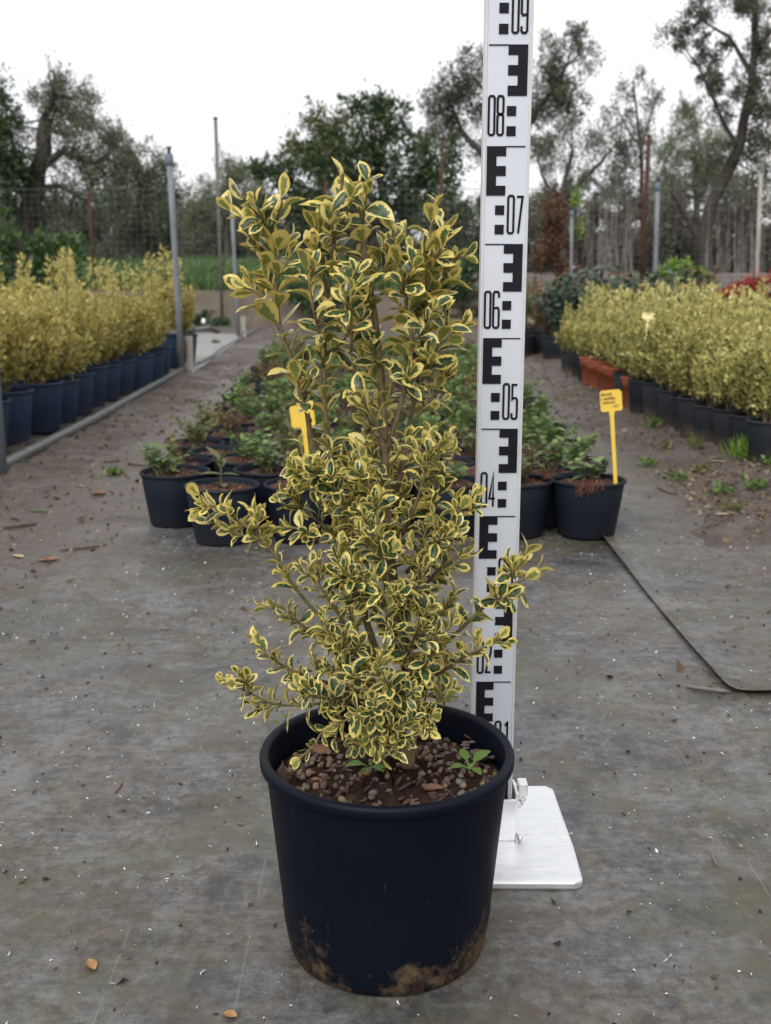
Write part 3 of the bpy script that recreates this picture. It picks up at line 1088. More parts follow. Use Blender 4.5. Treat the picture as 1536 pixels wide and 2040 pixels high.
# wooden stakes
for px, py, Y, h, lab in ((379, 745, 7.62, .27, 'short pale wooden stake holding the riser pipe'), (486, 678, 12.0, .26, 'short pale wooden stake near the wall')):
    b = gp(px, py)
    root = thing('wooden_stake', lab, 'stake', tuple(b), group='wooden stakes by the hose')
    MB().box((0, 0, h / 2 - .02), (.052, .03, h + .04)).build('stake', M['pale_wood'], root, bevel=.004)
    if px < 400:
        MB().box((-.048, -.005, .185), (.07, .05, .12)).build('block', M['brown_wood'], root, bevel=.004)
    else:
        MB().tube([(-.03, -.02, .05), (.14, .05, .36), (.30, .1, .62)], .012, 6).build('brace', M['post_grey'], root)

# valve on the riser
vb = gp(366, 668) + np.array([0, 0, .05])
root = thing('valve_fitting', 'black irrigation valve with a white knob on the ground behind the riser pipe', 'valve', tuple(vb), scale=1.75)
MB().tube([(-.005, 0, 0), (.05, 0, .006), (.07, 0, .008), (.075, 0, .01)], [.012, .022, .028, .02], 10).build('adaptor', M['black_fitting'], root, True)
MB().tube([(.075, 0, .01), (.15, .02, .018), (.185, .03, .02)], [.018, .018, .026], 10).build('body', M['hose'], root, True)
MB().tube([(.135, .018, .02), (.136, .018, .052)], [.011, .011], 8).build('valve_neck', M['black_fitting'], root, True)
MB().tube([(.136, .018, .045), (.138, .018, .062), (.139, .018, .085)], [.008, .016, .010], 8).build('knob', M['white_plastic'], root, True)
MB().tube([(.18, .03, .018), (.21, .06, .0), (.24, .10, -.022)], .012, 6).build('feed_tube', M['black_fitting'], root, True)

# bent tap pipe
tb = at(650, 640, 14.6)
tb[2] = 0
root = thing('tap_pipe', 'bent grey metal tap pipe standing before the wall', 'pipe', tuple(tb))
MB().tube([(0, 0, 0), (0, 0, .32), (.005, 0, .40), (.03, 0, .45), (.09, 0, .46)], .020, 8).build('pipe', M['pvc_grey'], root, True)
MB().tube([(.085, 0, .46), (.13, 0, .46)], .028, 8).build('spout', M['black_fitting'], root, True)

# hose along the left row
hp = [gp(*q) for q in ((-80, 1000), (5, 948), (60, 918), (120, 886), (190, 848), (250, 813), (305, 780), (345, 757), (372, 741), (398, 733), (420, 722), (436, 706), (455, 694), (478, 682), (500, 668), (525, 655))]
P3 = []
for a, b in zip(hp[:-1], hp[1:]):
    for k in range(3):
        q = a + (b - a) * k / 3
        q[2] = .034 if q[1] < 9 else .026
        P3.append(q)
hs = MB().tube(P3, .0225, 12).build('hose', M['hose'], None, True)
tag(hs, 'long grey irrigation hose lying along the row of blue pots', 'hose')


# ------------------------------------------------------------------ potted plants: generic parts
def pot_mesh(name, rt, rb, h, lip, mat, ribs=False, n=32):
    """a nursery pot as wall and rolled rim; returns (wall, rim) meshes"""
    w = MB()
    prof = [(0, .004), (rb * .82, .004), (rb * .97, 0), (rb, .006)]
    if ribs:
        prof += [(rb + (rt - rb) * .70, h * .70), (rb + (rt - rb) * .70 + .003, h * .705), (rt * .995, h - lip)]
    else:
        prof += [(rb + (rt - rb) * .5, h * .5), (rt * .985, h - lip)]
    prof += [(rt * .965, h - lip * .5), (rt * .955, h - lip), (rb * .93, .012), (0, .012)]
    w.lathe(prof, n)
    wall = w.mesh('wall', M[mat], True)
    rr = MB()
    q = []
    for k in range(8):
        a = 2 * math.pi * k / 8
        q.append((rt + lip * .42 * math.cos(a), h - lip * .5 + lip * .55 * math.sin(a)))
    rr.lathe(q, n, close=True)
    rim = rr.mesh('rim', M[mat], True)
    return wall, rim


def soil_mesh(rr, z, seed, mat, amp=.006, n=24, rings=7):
    r = np.random.default_rng(seed)
    V = [(0, 0, z + r.normal() * amp * .5 + amp)]
    for i in range(1, rings + 1):
        for k in range(n):
            a = 2 * math.pi * k / n
            q = rr * i / rings
            V.append((q * math.cos(a), q * math.sin(a), z + r.normal() * amp * .45 * (1 if i < rings else .2) + amp * (1 - (i / rings) ** 2)))
    F = [(0, 1 + k, 1 + (k + 1) % n) for k in range(n)]
    for i in range(rings - 1):
        for k in range(n):
            F.append((1 + i * n + k, 1 + (i + 1) * n + k, 1 + (i + 1) * n + (k + 1) % n, 1 + i * n + (k + 1) % n))
    return MB().add(V, F).mesh('soil', M[mat], True)


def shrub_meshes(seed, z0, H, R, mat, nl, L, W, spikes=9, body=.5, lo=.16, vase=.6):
    """upright bushy shrub: returns (stems, foliage)"""
    r = np.random.default_rng(seed)
    st = MB()
    PP, DD = [], []
    for k in range(spikes):
        a = r.uniform(0, 2 * np.pi)
        q = R * math.sqrt(r.uniform(.02, 1)) * .95
        if k == 0:
            q = R * r.uniform(.05, .45)
        top = np.array([q * math.cos(a), q * math.sin(a), z0 + H * (r.uniform(1.05, 1.28) if k == 0 else r.uniform(.50, 1.02)) * (1.05 - .38 * (q / R) ** 2)])
        b0 = np.array([r.normal() * .008, r.normal() * .008, z0 - .02])
        mid = np.array([top[0] * vase, top[1] * vase, z0 + (top[2] - z0) * .45])
        T = np.linspace(0, 1, 7)[:, None]
        pl = (1 - T) ** 2 * b0 + 2 * T * (1 - T) * mid + T ** 2 * top
        st.tube(pl, list(np.linspace(.0042, .0012, 7)), 5, False)
        m = int(nl / spikes)
        tt = np.clip(r.uniform(lo, 1.0, m) ** .8, 0, 1)
        pc = (1 - tt[:, None]) ** 2 * b0 + 2 * tt[:, None] * (1 - tt[:, None]) * mid + tt[:, None] ** 2 * top
        sp = R * body * np.clip((tt - .12) * 2.2, .12, 1) * (1.10 - tt) ** .7 * r.uniform(.1, 1, m) ** .6 + .008
        d = unit(r.normal(size=(m, 3)) * np.array([1, 1, .6]))
        PP.append(pc + d * sp[:, None])
        DD.append(d * .7 + np.array([0, 0, .7]) + r.normal(size=(m, 3)) * .4)
    P, D = np.concatenate(PP), np.concatenate(DD)
    keep = P[:, 2] > z0 + .015
    P, D = P[keep], D[keep]
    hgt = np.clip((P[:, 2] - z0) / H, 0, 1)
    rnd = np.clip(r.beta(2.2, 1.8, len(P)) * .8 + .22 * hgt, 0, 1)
    return st.mesh('stem', M['stem_bark'], True), cloud_mesh('foliage', P, D, L, W, r, M[mat], .3, rnd)


def potted(name, label, cat, group, loc, rz, sc, wall, rim, soil, stem, fol):
    o = thing(name, label, cat, loc, rz, group, sc)
    w = put('pot', wall, o)
    put('rim', rim, w)
    put('soil', soil, o)
    if stem is not None:
        put('stem', stem, o)
    if fol is not None:
        put('foliage', fol, o, kind='stuff')
    return o


# ------------------------------------------------------------------ left row: golden shrubs in blue pots
r = np.random.default_rng(81)
LW, LR = pot_mesh('blue', .120, .097, .205, .012, 'pot_blue')
LS = soil_mesh(.104, .178, 5, 'potting_soil')
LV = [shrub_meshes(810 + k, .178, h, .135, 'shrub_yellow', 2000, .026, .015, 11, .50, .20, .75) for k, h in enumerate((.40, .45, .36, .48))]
lab_front = 'golden variegated shrub in a blue black pot in the front row beside the hose'
lab_back = 'golden variegated shrub in a blue black pot in the back rows away from the hose'
ys = [3.62, 3.97, 4.25, 4.58, 4.86, 5.16, 5.44, 5.80, 6.10, 6.42, 6.74, 7.08]
for i, y in enumerate(ys):
    st, fo = LV[int(r.integers(4))]
    potted('potted_shrub', nth(i + 1) + ' golden shrub along the hose counted from the thick near riser pipe', 'potted shrub', 'golden shrubs of the front row by the hose', (-1.535 + r.uniform(-.03, .02), y, .024), r.uniform(0, 6.28), r.uniform(.95, 1.05), LW, LR, LS, st, fo)
for col in (1, 2, 3):
    for i, y in enumerate(ys):
        st, fo = LV[int(r.integers(4))]
        potted('potted_shrub', nth(i + 1) + ' golden shrub from the riser end in the ' + nth(col + 1) + ' row from the hose', 'potted shrub', 'golden shrubs of the back rows left of the hose',
               (-1.535 - col * .26 + r.uniform(-.03, .03), y + .13 * (col % 2) + r.uniform(-.04, .04), .026), r.uniform(0, 6.28), r.uniform(.92, 1.06), LW, LR, LS, st, fo)
st, fo = LV[3]
potted('potted_shrub', 'golden shrub in a larger blue pot tilted behind the riser pipe', 'potted shrub', None, (-1.66, 7.95, .026), 1.0, 1.18, LW, LR, LS, st, fo).rotation_euler[1] = .09
potted('potted_shrub', 'last golden shrub of the row, upright in a blue pot past the riser pipe', 'potted shrub', None, (-1.60, 8.32, .026), 2.0, 1.1, LW, LR, LS, st, fo)

# ------------------------------------------------------------------ right row: cream shrubs in black and terracotta pots
BW, BR = pot_mesh('black', .076, .060, .160, .010, 'pot_black', n=28)
TW, TR = pot_mesh('terracotta', .088, .066, .165, .012, 'pot_terracotta', True, 28)
RS = soil_mesh(.070, .140, 6, 'potting_soil', .005)
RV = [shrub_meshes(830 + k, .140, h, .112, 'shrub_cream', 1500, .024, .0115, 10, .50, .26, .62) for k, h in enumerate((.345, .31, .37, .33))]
gb = 'cream variegated shrubs in black pots along the right verge'
gt = 'cream variegated shrubs in terracotta pots along the right verge'
front = [(1.345, 3.66, 'b'), (1.33, 3.84, 'b'), (1.325, 4.02, 'b'), (1.30, 4.18, 'b'), (1.295, 4.34, 'b'), (1.28, 4.50, 'b'), (1.27, 4.67, 'b'), (1.27, 4.86, 'b'), (1.26, 5.06, 'b'),
         (1.265, 5.28, 't'), (1.275, 5.50, 'b'), (1.27, 5.72, 't'), (1.28, 5.98, 't'), (1.27, 6.24, 't'), (1.28, 6.50, 't'), (1.29, 6.80, 'b'), (1.30, 7.10, 'b'), (1.27, 7.38, 'b')]
for fi, (x, y, k) in enumerate(front):
    st, fo = RV[int(r.integers(4))]
    if k == 'b':
        potted('potted_shrub', 'cream shrub in a black pot, ' + nth(fi + 1) + ' pot along the right verge from the grass tuft', 'potted shrub', gb, (x + r.uniform(-.02, .02), y + r.uniform(-.02, .02), .036), r.uniform(0, 6.28), r.uniform(.88, 1.10), BW, BR, RS, st, fo)
    else:
        potted('potted_shrub', 'cream shrub in a terracotta pot, ' + nth(fi + 1) + ' pot along the right verge from the grass tuft', 'potted shrub', gt, (x, y, .036), r.uniform(0, 6.28), r.uniform(.95, 1.05), TW, TR, RS, st, fo)
for col in (1, 2, 3, 4):
    for i, (x, y, k) in enumerate(front):
        if col > 2 and y > 6.6:
            continue
        st, fo = RV[int(r.integers(4))]
        kk = 't' if (4.3 < y < 6.7 and r.uniform() < .6) else 'b'
        if kk == 'b':
            potted('potted_shrub', 'cream shrub in a black pot, ' + nth(i + 1) + ' along in the ' + nth(col + 1) + ' row from the verge', 'potted shrub', 'cream shrubs in black pots behind the front of the right row', (x + col * .19 + r.uniform(-.02, .02), y + .09 * (col % 2) + r.uniform(-.02, .02), .038), r.uniform(0, 6.28), r.uniform(.94, 1.12), BW, BR, RS, st, fo)
        else:
            potted('potted_shrub', 'cream shrub in a terracotta pot, ' + nth(i + 1) + ' along in the ' + nth(col + 1) + ' row from the verge', 'potted shrub', 'cream shrubs in terracotta pots behind the front of the right row', (x + col * .19 + r.uniform(-.02, .02), y + .09 * (col % 2) + r.uniform(-.02, .02), .038), r.uniform(0, 6.28), r.uniform(.94, 1.08), TW, TR, RS, st, fo)

# --- tall dark plants in low wide pots beyond
CW, CR = pot_mesh('wide', .125, .105, .165, .012, 'pot_black', n=28)
CS = soil_mesh(.116, .140, 9, 'potting_soil')


def stalky(seed, z0, H, R, n_st, nl, leaf, L, W, stalk='brown_stalk'):
    r = np.random.default_rng(seed)
    b = MB()
    PP, DD = [], []
    for k in range(n_st):
        a = r.uniform(0, 6.28)
        q0, q1 = R * .35 * math.sqrt(r.uniform()), R * math.sqrt(r.uniform(.1, 1))
        p0 = np.array([q0 * math.cos(a), q0 * math.sin(a), z0 - .02])
        p1 = np.array([q1 * math.cos(a + .3), q1 * math.sin(a + .3), z0 + H * r.uniform(.6, 1)])
        m_ = (p0 + p1) / 2 + r.normal(size=3) * .012
        b.tube([p0, m_, p1], [.004, .0035, .002], 5, False)
        m = int(nl / n_st)
        tt = r.uniform(.28, 1, m)[:, None]
        P = p0 + (p1 - p0) * tt + r.normal(size=(m, 3)) * .012
        PP.append(P)
        DD.append(r.normal(size=(m, 3)) * np.array([1, 1, .5]) + np.array([0, 0, .15]))
    return b.mesh('stem', M['brown_wood'], True), cloud_mesh('foliage', np.concatenate(PP), np.concatenate(DD), L, W, r, M[leaf], .15)


CV = [stalky(901, .14, .44, .15, 12, 340, 'camellia_leaf', .060, .032), stalky(902, .14, .40, .14, 12, 300, 'camellia_leaf', .060, .030), stalky(903, .14, .42, .13, 22, 420, 'brown_stalk', .045, .014), stalky(904, .14, .36, .13, 20, 380, 'seed_olive', .045, .016)]
r = np.random.default_rng(91)
kc = {}
for x, y, k, s in ((1.40, 8.55, 0, 1.0), (1.12, 8.95, 3, .9), (1.05, 9.45, 2, .95), (1.62, 8.80, 1, 1.0), (1.36, 9.15, 2, 1.0), (1.90, 8.6, 1, 1.05), (1.66, 9.3, 0, 1.05), (1.12, 10.0, 2, 1.0), (1.42, 9.7, 3, 1.1), (1.95, 9.15, 2, 1.1), (2.2, 8.8, 0, 1.05), (2.25, 9.5, 3, 1.2), (1.75, 10.0, 2, 1.1), (2.55, 9.1, 1, 1.1), (1.3, 10.5, 3, 1.0), (2.05, 10.3, 0, 1.1), (2.8, 9.6, 2, 1.15)):
    st, fo = CV[k]
    lab = {0: 'dark glossy leaved plant with bare brown stems in a low wide black pot', 1: 'dark glossy leaved plant in a low wide black pot farther back', 2: 'thicket of dry brown stalks in a low wide black pot', 3: 'olive green stalky plant in a low wide black pot'}[k]
    kc[k] = kc.get(k, 0) + 1
    lab = ['dark glossy plant in a wide black pot', 'smaller dark glossy plant in a wide black pot', 'dry brown stalks in a wide black pot', 'olive stalky plant in a wide black pot'][k] + ', ' + nth(kc[k]) + ' beyond the cream shrubs'
    potted('potted_plant', lab, 'potted plant', ['dark glossy plants in wide pots', 'dark glossy plants farther back', 'brown stalky plants in wide pots', 'olive stalky plants in wide pots'][k], (x, y, .03), r.uniform(0, 6.28), s * 1.22, CW, CR, CS, st, fo)

# ------------------------------------------------------------------ centre block of seedling pots
SW, SR = pot_mesh('seedling', .095, .074, .150, .009, 'pot_seedling', n=32)
SS = [soil_mesh(.089, .130 + .004 * k, 20 + k, 'seedling_soil', .010, 26, 8) for k in range(3)]


def sprig(seed, H, R, n_st, per, L, W, mat, droop=.2):
    """(stem mesh, leaf positions, directions)"""
    r = np.random.default_rng(seed)
    b = MB()
    PP, DD = [], []
    for k in range(n_st):
        a = r.uniform(0, 6.28)
        q = R * math.sqrt(r.uniform(.02, 1))
        p0 = np.array([r.normal() * .012, r.normal() * .012, .125])
        p1 = np.array([q * math.cos(a), q * math.sin(a), .14 + H * r.uniform(.55, 1)])
        b.tube([p0, (p0 + p1) / 2 + r.normal(size=3) * .004, p1], [.0022, .0018, .001], 4, False)
        for j in range(per):
            t_ = .35 + .65 * (j + 1) / per
            az = a + j * 2.4 + r.normal() * .3
            PP.append(p0 + (p1 - p0) * t_)
            DD.append([math.cos(az), math.sin(az), r.uniform(-droop, .6)])
    return b.mesh('stem', M['stem_green'], True), np.array(PP), np.array(DD), L, W, mat, r


def leaf6(L, W, mat, name='leaf', cup=.12, bend=-.15, rnd=.5):
    """small real leaf: 2 x 4 cells"""
    V, F = [], []
    for i in range(5):
        t_ = i / 4
        w = W * .5 * math.sin(math.pi * min(.96, max(.03, t_)) ** .85) ** .65
        for s in (-1, 0, 1):
            V.append((s * w, L * t_, bend * L * t_ ** 2 + cup * abs(s) * w * 2))
    for i in range(4):
        for j in range(2):
            a = i * 3 + j
            F.append((a, a + 1, a + 4, a + 3))
    return mesh_np(name, V, F, M[mat], True, {'rnd': ('POINT', [rnd] * len(V))})


SPG = [sprig(950, .090, .062, 10, 9, .026, .016, 'seed_green'), sprig(951, .11, .070, 11, 9, .026, .014, 'seed_olive'), sprig(952, .10, .065, 10, 8, .024, .012, 'seed_red'),
      sprig(953, .12, .060, 10, 10, .026, .015, 'seed_green'), sprig(954, .07, .05, 7, 8, .028, .018, 'seed_green')]
SPM = [(s[0], cloud_mesh('foliage', s[1], s[2], s[3], s[4], s[6], M[s[5]], .2)) for s in SPG]
kinds = ['bushy bright green seedling in a black pot of the centre block', 'olive green seedling in a black pot of the centre block', 'reddish brown seedling in a black pot of the centre block',
         'tall leafy green seedling in a black pot of the centre block', 'low green seedling in a black pot of the centre block']
glab = ['bushy green seedlings of the centre block', 'olive seedlings of the centre block', 'reddish seedlings of the centre block', 'tall green seedlings of the centre block', 'low green seedlings of the centre block']
r = np.random.default_rng(95)


def seedling(x, y, kind, label=None, group=None, sc=1.0, each=False, rz=None, off=(0, 0)):
    rz = r.uniform(0, 6.28) if rz is None else rz
    o = thing('potted_seedling', label or (kinds[kind] if kind is not None else None), 'potted seedling', (x, y, .002), rz, group if group else (None if label else glab[kind]), sc)
    w = put('pot', SW, o)
    put('rim', SR, w)
    put('soil', SS[int(r.integers(3))], o)
    if kind is None:
        return o
    st = put('stem', SPM[kind][0], o, (off[0], off[1], 0))
    if each:
        s = SPG[kind]
        lm = [leaf6(s[3] * q, s[4] * q * 1.05, s[5], rnd=v_) for q, v_ in ((1, .3), (1.15, .6), (.85, .8), (1.05, .95))]
        for p, d in zip(s[1], s[2]):
            l = put('leaf', lm[int(r.integers(4))], o)
            q = Vector(d).normalized().to_track_quat('Y', 'Z')
            l.rotation_mode = 'QUATERNION'
            l.rotation_quaternion = q
            l.location = (p[0] + off[0], p[1] + off[1], p[2])
    else:
        put('foliage', SPM[kind][1], o, (off[0], off[1], 0), kind='stuff')
    return o


# front edge of the block, set by hand
A = seedling(-.588, 2.90, 0, 'seedling pot at the corner of the block nearest the hose, tuft on its left', sc=1.0, each=True, rz=0.4, off=(-.03, 0))
G_ = seedling(.541, 2.765, 4, 'black seedling pot with the written yellow label stuck in its soil', sc=1.02, each=True, rz=0.0, off=(.0, .03))
F_ = seedling(.352, 2.775, 1, 'black seedling pot just right of the measuring staff with reddish soil heaped on its rim', each=True, rz=1.0)
B_ = seedling(-.427, 2.70, None, 'black seedling pot holding a single upright sprig with few large leaves', sc=1.0)
b = MB().tube([(0, 0, .125), (.004, 0, .17), (.0, 0, .215)], [.003, .0025, .0015], 6)
b.build('stem', M['stem_green'], B_, True)
lm = [leaf6(.055, .026, 'seed_olive', rnd=.5), leaf6(.045, .022, 'seed_olive', rnd=.2)]
for k, (zz, az, el) in enumerate(((.15, .3, -.25), (.15, 2.9, .15), (.175, 1.2, .2), (.175, 4.3, .1), (.195, -.4, .5), (.2, 2.4, .7), (.212, .6, 1.0), (.212, 3.6, 1.2), (.14, 5.2, -.4))):
    l = put('leaf', lm[k % 2], B_, (0, 0, zz))
    l.rotation_mode = 'QUATERNION'
    l.rotation_quaternion = Vector((math.cos(az), math.sin(az), el)).to_track_quat('Y', 'Z')
C_ = seedling(-.222, 2.72, None, 'black seedling pot filled with bare reddish soil and no plant', sc=1.0)
seedling(-.028, 2.74, 1, 'olive seedling in a black pot directly behind the big shrub', each=False)
seedling(.165, 2.75, 4, 'low green seedling in a black pot just left of the measuring staff', each=False)
# coir hanging over rims
for o, a0, n_ in ((G_, -1.75, 60), (F_, -.55, 60)):
    b = MB()
    for k in range(n_):
        a = a0 + r.normal() * .16
        p = [np.array([math.cos(a) * q, math.sin(a) * q, z]) + r.normal(size=3) * .003 for q, z in ((.085, .146), (.098, .152), (.103, .150 - r.uniform(.004, .012)), (.104, .150 - r.uniform(.008, .030)))]
        b.tube(p, .0009, 3, False)
    b.build('coir_tuft', M['coir'], o, kind='stuff')
rows = [(2.90, [(-.315, 0), (-.12, 2), (.07, 1), (.262, None), (.455, 3)])]
y = 3.075
k = 0
while y < 8.2:
    rows.append((y, None))
    y += .178 if y < 5 else .19
for ri, (y, lst) in enumerate(rows):
    if lst is None:
        x0 = -.600 - .03 * (y - 2.9) + (.0 if ri % 2 else .10)
        lst = []
        x = x0
        while x < .60 + .012 * (y - 2.9):
            q = r.choice(6, p=[.2, .2, .15, .18, .15, .12])
            lst.append((x, None if q == 5 else int(q)))
            x += .195
    for ci, (x, kd) in enumerate(lst):
        where = ', ' + nth(ci + 1) + ' pot from the hose side in the ' + nth(ri + 2) + ' row back'
        xx, yy = x + r.uniform(-.012, .012), y + r.uniform(-.012, .012)
        if kd is None:
            seedling(xx, yy, None, 'bare pot of reddish soil' + where, 'bare soil pots of the centre block', r.uniform(.97, 1.02))
        else:
            seedling(xx, yy, kd, ['bushy green seedling', 'olive green seedling', 'reddish seedling', 'tall leafy seedling', 'low green seedling'][kd] + where, glab[kd], r.uniform(.96, 1.05), each=(y < 3.0))


# ------------------------------------------------------------------ yellow plant labels
STROKE = {'O': [[(0, .1), (0, .9), (.3, 1), (.7, 1), (1, .9), (1, .1), (.7, 0), (.3, 0), (0, .1)]], 'R': [[(0, 0), (0, 1), (.9, .85), (.8, .5), (0, .5)], [(.4, .5), (1, 0)]],
          'I': [[(.5, 0), (.5, 1)]], 'A': [[(0, 0), (.5, 1), (1, 0)], [(.2, .4), (.8, .4)]], 'N': [[(0, 0), (0, 1), (1, 0), (1, 1)]], 'S': [[(1, .9), (.4, 1), (0, .8), (.9, .3), (.6, 0), (0, .1)]],
          'T': [[(.5, 0), (.5, 1)], [(0, 1), (1, 1)]], 'E': [[(1, 0), (0, 0), (0, 1), (1, 1)], [(0, .5), (.8, .5)]], 'L': [[(0, 1), (0, 0), (1, 0)]], 'G': [[(1, .9), (.4, 1), (0, .5), (.4, 0), (1, .1), (1, .45), (.6, .45)]],
          'U': [[(0, 1), (.1, .1), (.5, 0), (.9, .1), (1, 1)]], 'J': [[(0, .2), (.4, 0), (.7, .2), (.7, 1)]], 'P': [[(0, 0), (0, 1), (.9, .9), (.9, .6), (0, .5)]], 'C': [[(1, .9), (.3, 1), (0, .5), (.3, 0), (1, .1)]],
          '4': [[(.8, 0), (.8, 1), (0, .3), (1, .3)]], '/': [[(.2, 0), (.8, 1)]], '3': [[(0, 1), (.9, .95), (.4, .55), (.9, .3), (.5, 0), (0, .05)]], 'M': [[(0, 0), (0, 1), (.5, .4), (1, 1), (1, 0)]]}


def plant_label(label, base, lean, length, pw, ph, text, mat='label_yellow', rz=0.0, tilt=0.0):
    root = thing('plant_label', label, 'plant label', tuple(base), rz)
    root.rotation_euler = (tilt, lean, rz)
    z1 = length
    z0 = length - ph
    c = .18 * pw
    poly = [(-pw / 2 + c * .5, z0), (-pw * .13, z0), (-pw * .09, z0 - ph * .30), (-pw * .085, 0), (0, -.02), (pw * .085, 0), (pw * .09, z0 - ph * .30), (pw * .13, z0), (pw / 2 - c * .3, z0),
            (pw / 2, z0 + c * .4), (pw / 2, z1 - c * .7), (pw / 2 - c * .7, z1), (-pw / 2 + c * .4, z1), (-pw / 2, z1 - c * .4), (-pw / 2, z0 + c * .5)]
    MB().prism(poly, -.0008, .0008).build('plate', M[mat], root)
    y = z1 - ph * .14
    for ln, (txt, x0, hgt, adv) in enumerate(text):
        b = MB()
        x = x0 * pw
        for ch in txt:
            for s in STROKE.get(ch, []):
                b.ribbon([Vector((x + q[0] * hgt * .55, y - hgt + q[1] * hgt)) for q in s], hgt * .20, -.0013, -.0007)
            x += adv
        b.build('lettering', M['ink'], root, kind='stuff')
        y -= hgt * 1.75
    return root


TX = [('ORIANTE', -.44, .0062, .0040), ('LIGUSTREA', -.44, .0062, .0040), ('JAPONICEA', -.42, .0055, .0038), ('4/3', .10, .0062, .0042)]
plant_label('written yellow plastic plant label leaning in the front seedling pot by the staff', at(1227, 975, 2.715), -.10, .262, .056, .055, TX)
plant_label('yellow plastic plant label behind the stems of the big shrub', np.array([-.196, 2.74, .12]), -.10, .235, .062, .058, [], rz=.1)
plant_label('pale sun bleached plant label among the cream shrubs', at(1285, 676, 4.93), .14, .135, .062, .034, [('JAPONICA', -.4, .005, .004)], 'label_pale', -.2, -.5)

# ------------------------------------------------------------------ measuring staff with its foot
SX, SY, SWD = .1278, 1.1687, .0494
PT = .012
staff = thing('measuring_staff', 'white levelling staff with black E marks and decimetre numbers behind the pot', 'measuring staff', (SX, SY, PT))
x0 = -SWD / 2
MB().box((0, .011, .70), (SWD - .004, .021, 1.40)).build('rail', M['staff_white'], staff)
for s in (-1, 1):
    MB().box((s * (SWD / 2 - .0012), .0105, .70), (.0026, .0225, 1.402)).build('edge_lip', M['staff_edge'], staff, bevel=.0006)
DIG = {'0': [([(.22, 0), (.0, .05), (0, .95), (.22, 1), (.78, 1), (1, .95), (1, .05), (.78, 0)], True)],
       '1': [([(.8, 0), (.8, 1)], False), ([(.35, .86), (.8, .98)], False)],
       '2': [([(.02, .80), (.02, .95), (.22, 1), (.78, 1), (.98, .95), (.98, .66), (.06, .02), (1.02, .02)], False)],
       '3': [([(.02, .82), (.02, .95), (.22, 1), (.78, 1), (.98, .95), (.98, .58), (.75, .52), (.35, .52)], False), ([(.75, .52), (.98, .46), (.98, .05), (.78, 0), (.22, 0), (.02, .05), (.02, .18)], False)],
       '4': [([(.72, 0), (.72, 1), (.0, .24), (1.05, .24)], False)],
       '5': [([(.98, .98), (.08, .98), (.08, .56), (.30, .60), (.78, .60), (.98, .55), (.98, .05), (.78, 0), (.22, 0), (.02, .05), (.02, .16)], False)],
       '6': [([(.98, .84), (.98, .95), (.78, 1), (.22, 1), (0, .95), (0, .05), (.22, 0), (.78, 0), (1, .05), (1, .50), (.78, .56), (.04, .54)], False)],
       '7': [([(0, .975), (1, .975), (.35, 0)], False)],
       '8': [([(.22, .54), (.0, .59), (0, .95), (.22, 1), (.78, 1), (1, .95), (1, .59), (.78, .54)], True), ([(.22, 0), (.0, .05), (0, .48), (.22, .53), (.78, .53), (1, .48), (1, .05), (.78, 0)], True)],
       '9': [([(.02, .16), (.02, .05), (.22, 0), (.78, 0), (1, .05), (1, .95), (.78, 1), (.22, 1), (0, .95), (0, .50), (.22, .44), (.96, .46)], False)]}
YF, YB = -.0004, .003
c0 = x0 + .0040
cw = .01015
for k in range(1, 13):
    z = k * .1
    even = (k % 2 == 0)
    # E block below the decimetre line
    if even:
        a, b_ = c0, c0 + 2 * cw
        poly = [(a, z - .05), (b_, z - .05), (b_, z - .04), (a + cw, z - .04), (a + cw, z - .03), (b_, z - .03), (b_, z - .02), (a + cw, z - .02), (a + cw, z - .01), (b_, z - .01), (b_, z), (a, z)]
        ln = (b_, c0 + 4 * cw)
    else:
        a, b_ = c0 + 2 * cw, c0 + 4 * cw
        poly = [(a, z - .05), (b_, z - .05), (b_, z), (a, z), (a, z - .01), (b_ - cw, z - .01), (b_ - cw, z - .02), (a, z - .02), (a, z - .03), (b_ - cw, z - .03), (b_ - cw, z - .04), (a, z - .04)]
        ln = (c0, a)
    MB().prism(poly, YF, YB).build('e_mark', M['staff_ink'], staff)
    MB().box(((ln[0] + ln[1]) / 2, (YF + YB) / 2, z - .0004), (ln[1] - ln[0], YB - YF, .0011)).build('decimetre_line', M['staff_ink'], staff)
    # squares and digits above the line
    sx = c0 + (2.45 if even else 1.45) * cw
    for dz in (.01, .03):
        MB().box((sx, (YF + YB) / 2, z + dz + .005), (.0097, YB - YF, .0098)).build('square_mark', M['staff_ink'], staff)
    dx0 = c0 + (.02 if even else 2.25) * cw
    for j, ch in enumerate('%02d' % k):
        w, h = .0060, .0385
        ox = dx0 + .0009 + j * .0092
        b = MB()
        for pts, cl in DIG[ch]:
            b.ribbon([Vector((ox + p[0] * w, z + .0112 + p[1] * h)) for p in pts], .0023, YF, YB, cl)
        b.build('digit', M['staff_ink'], staff)

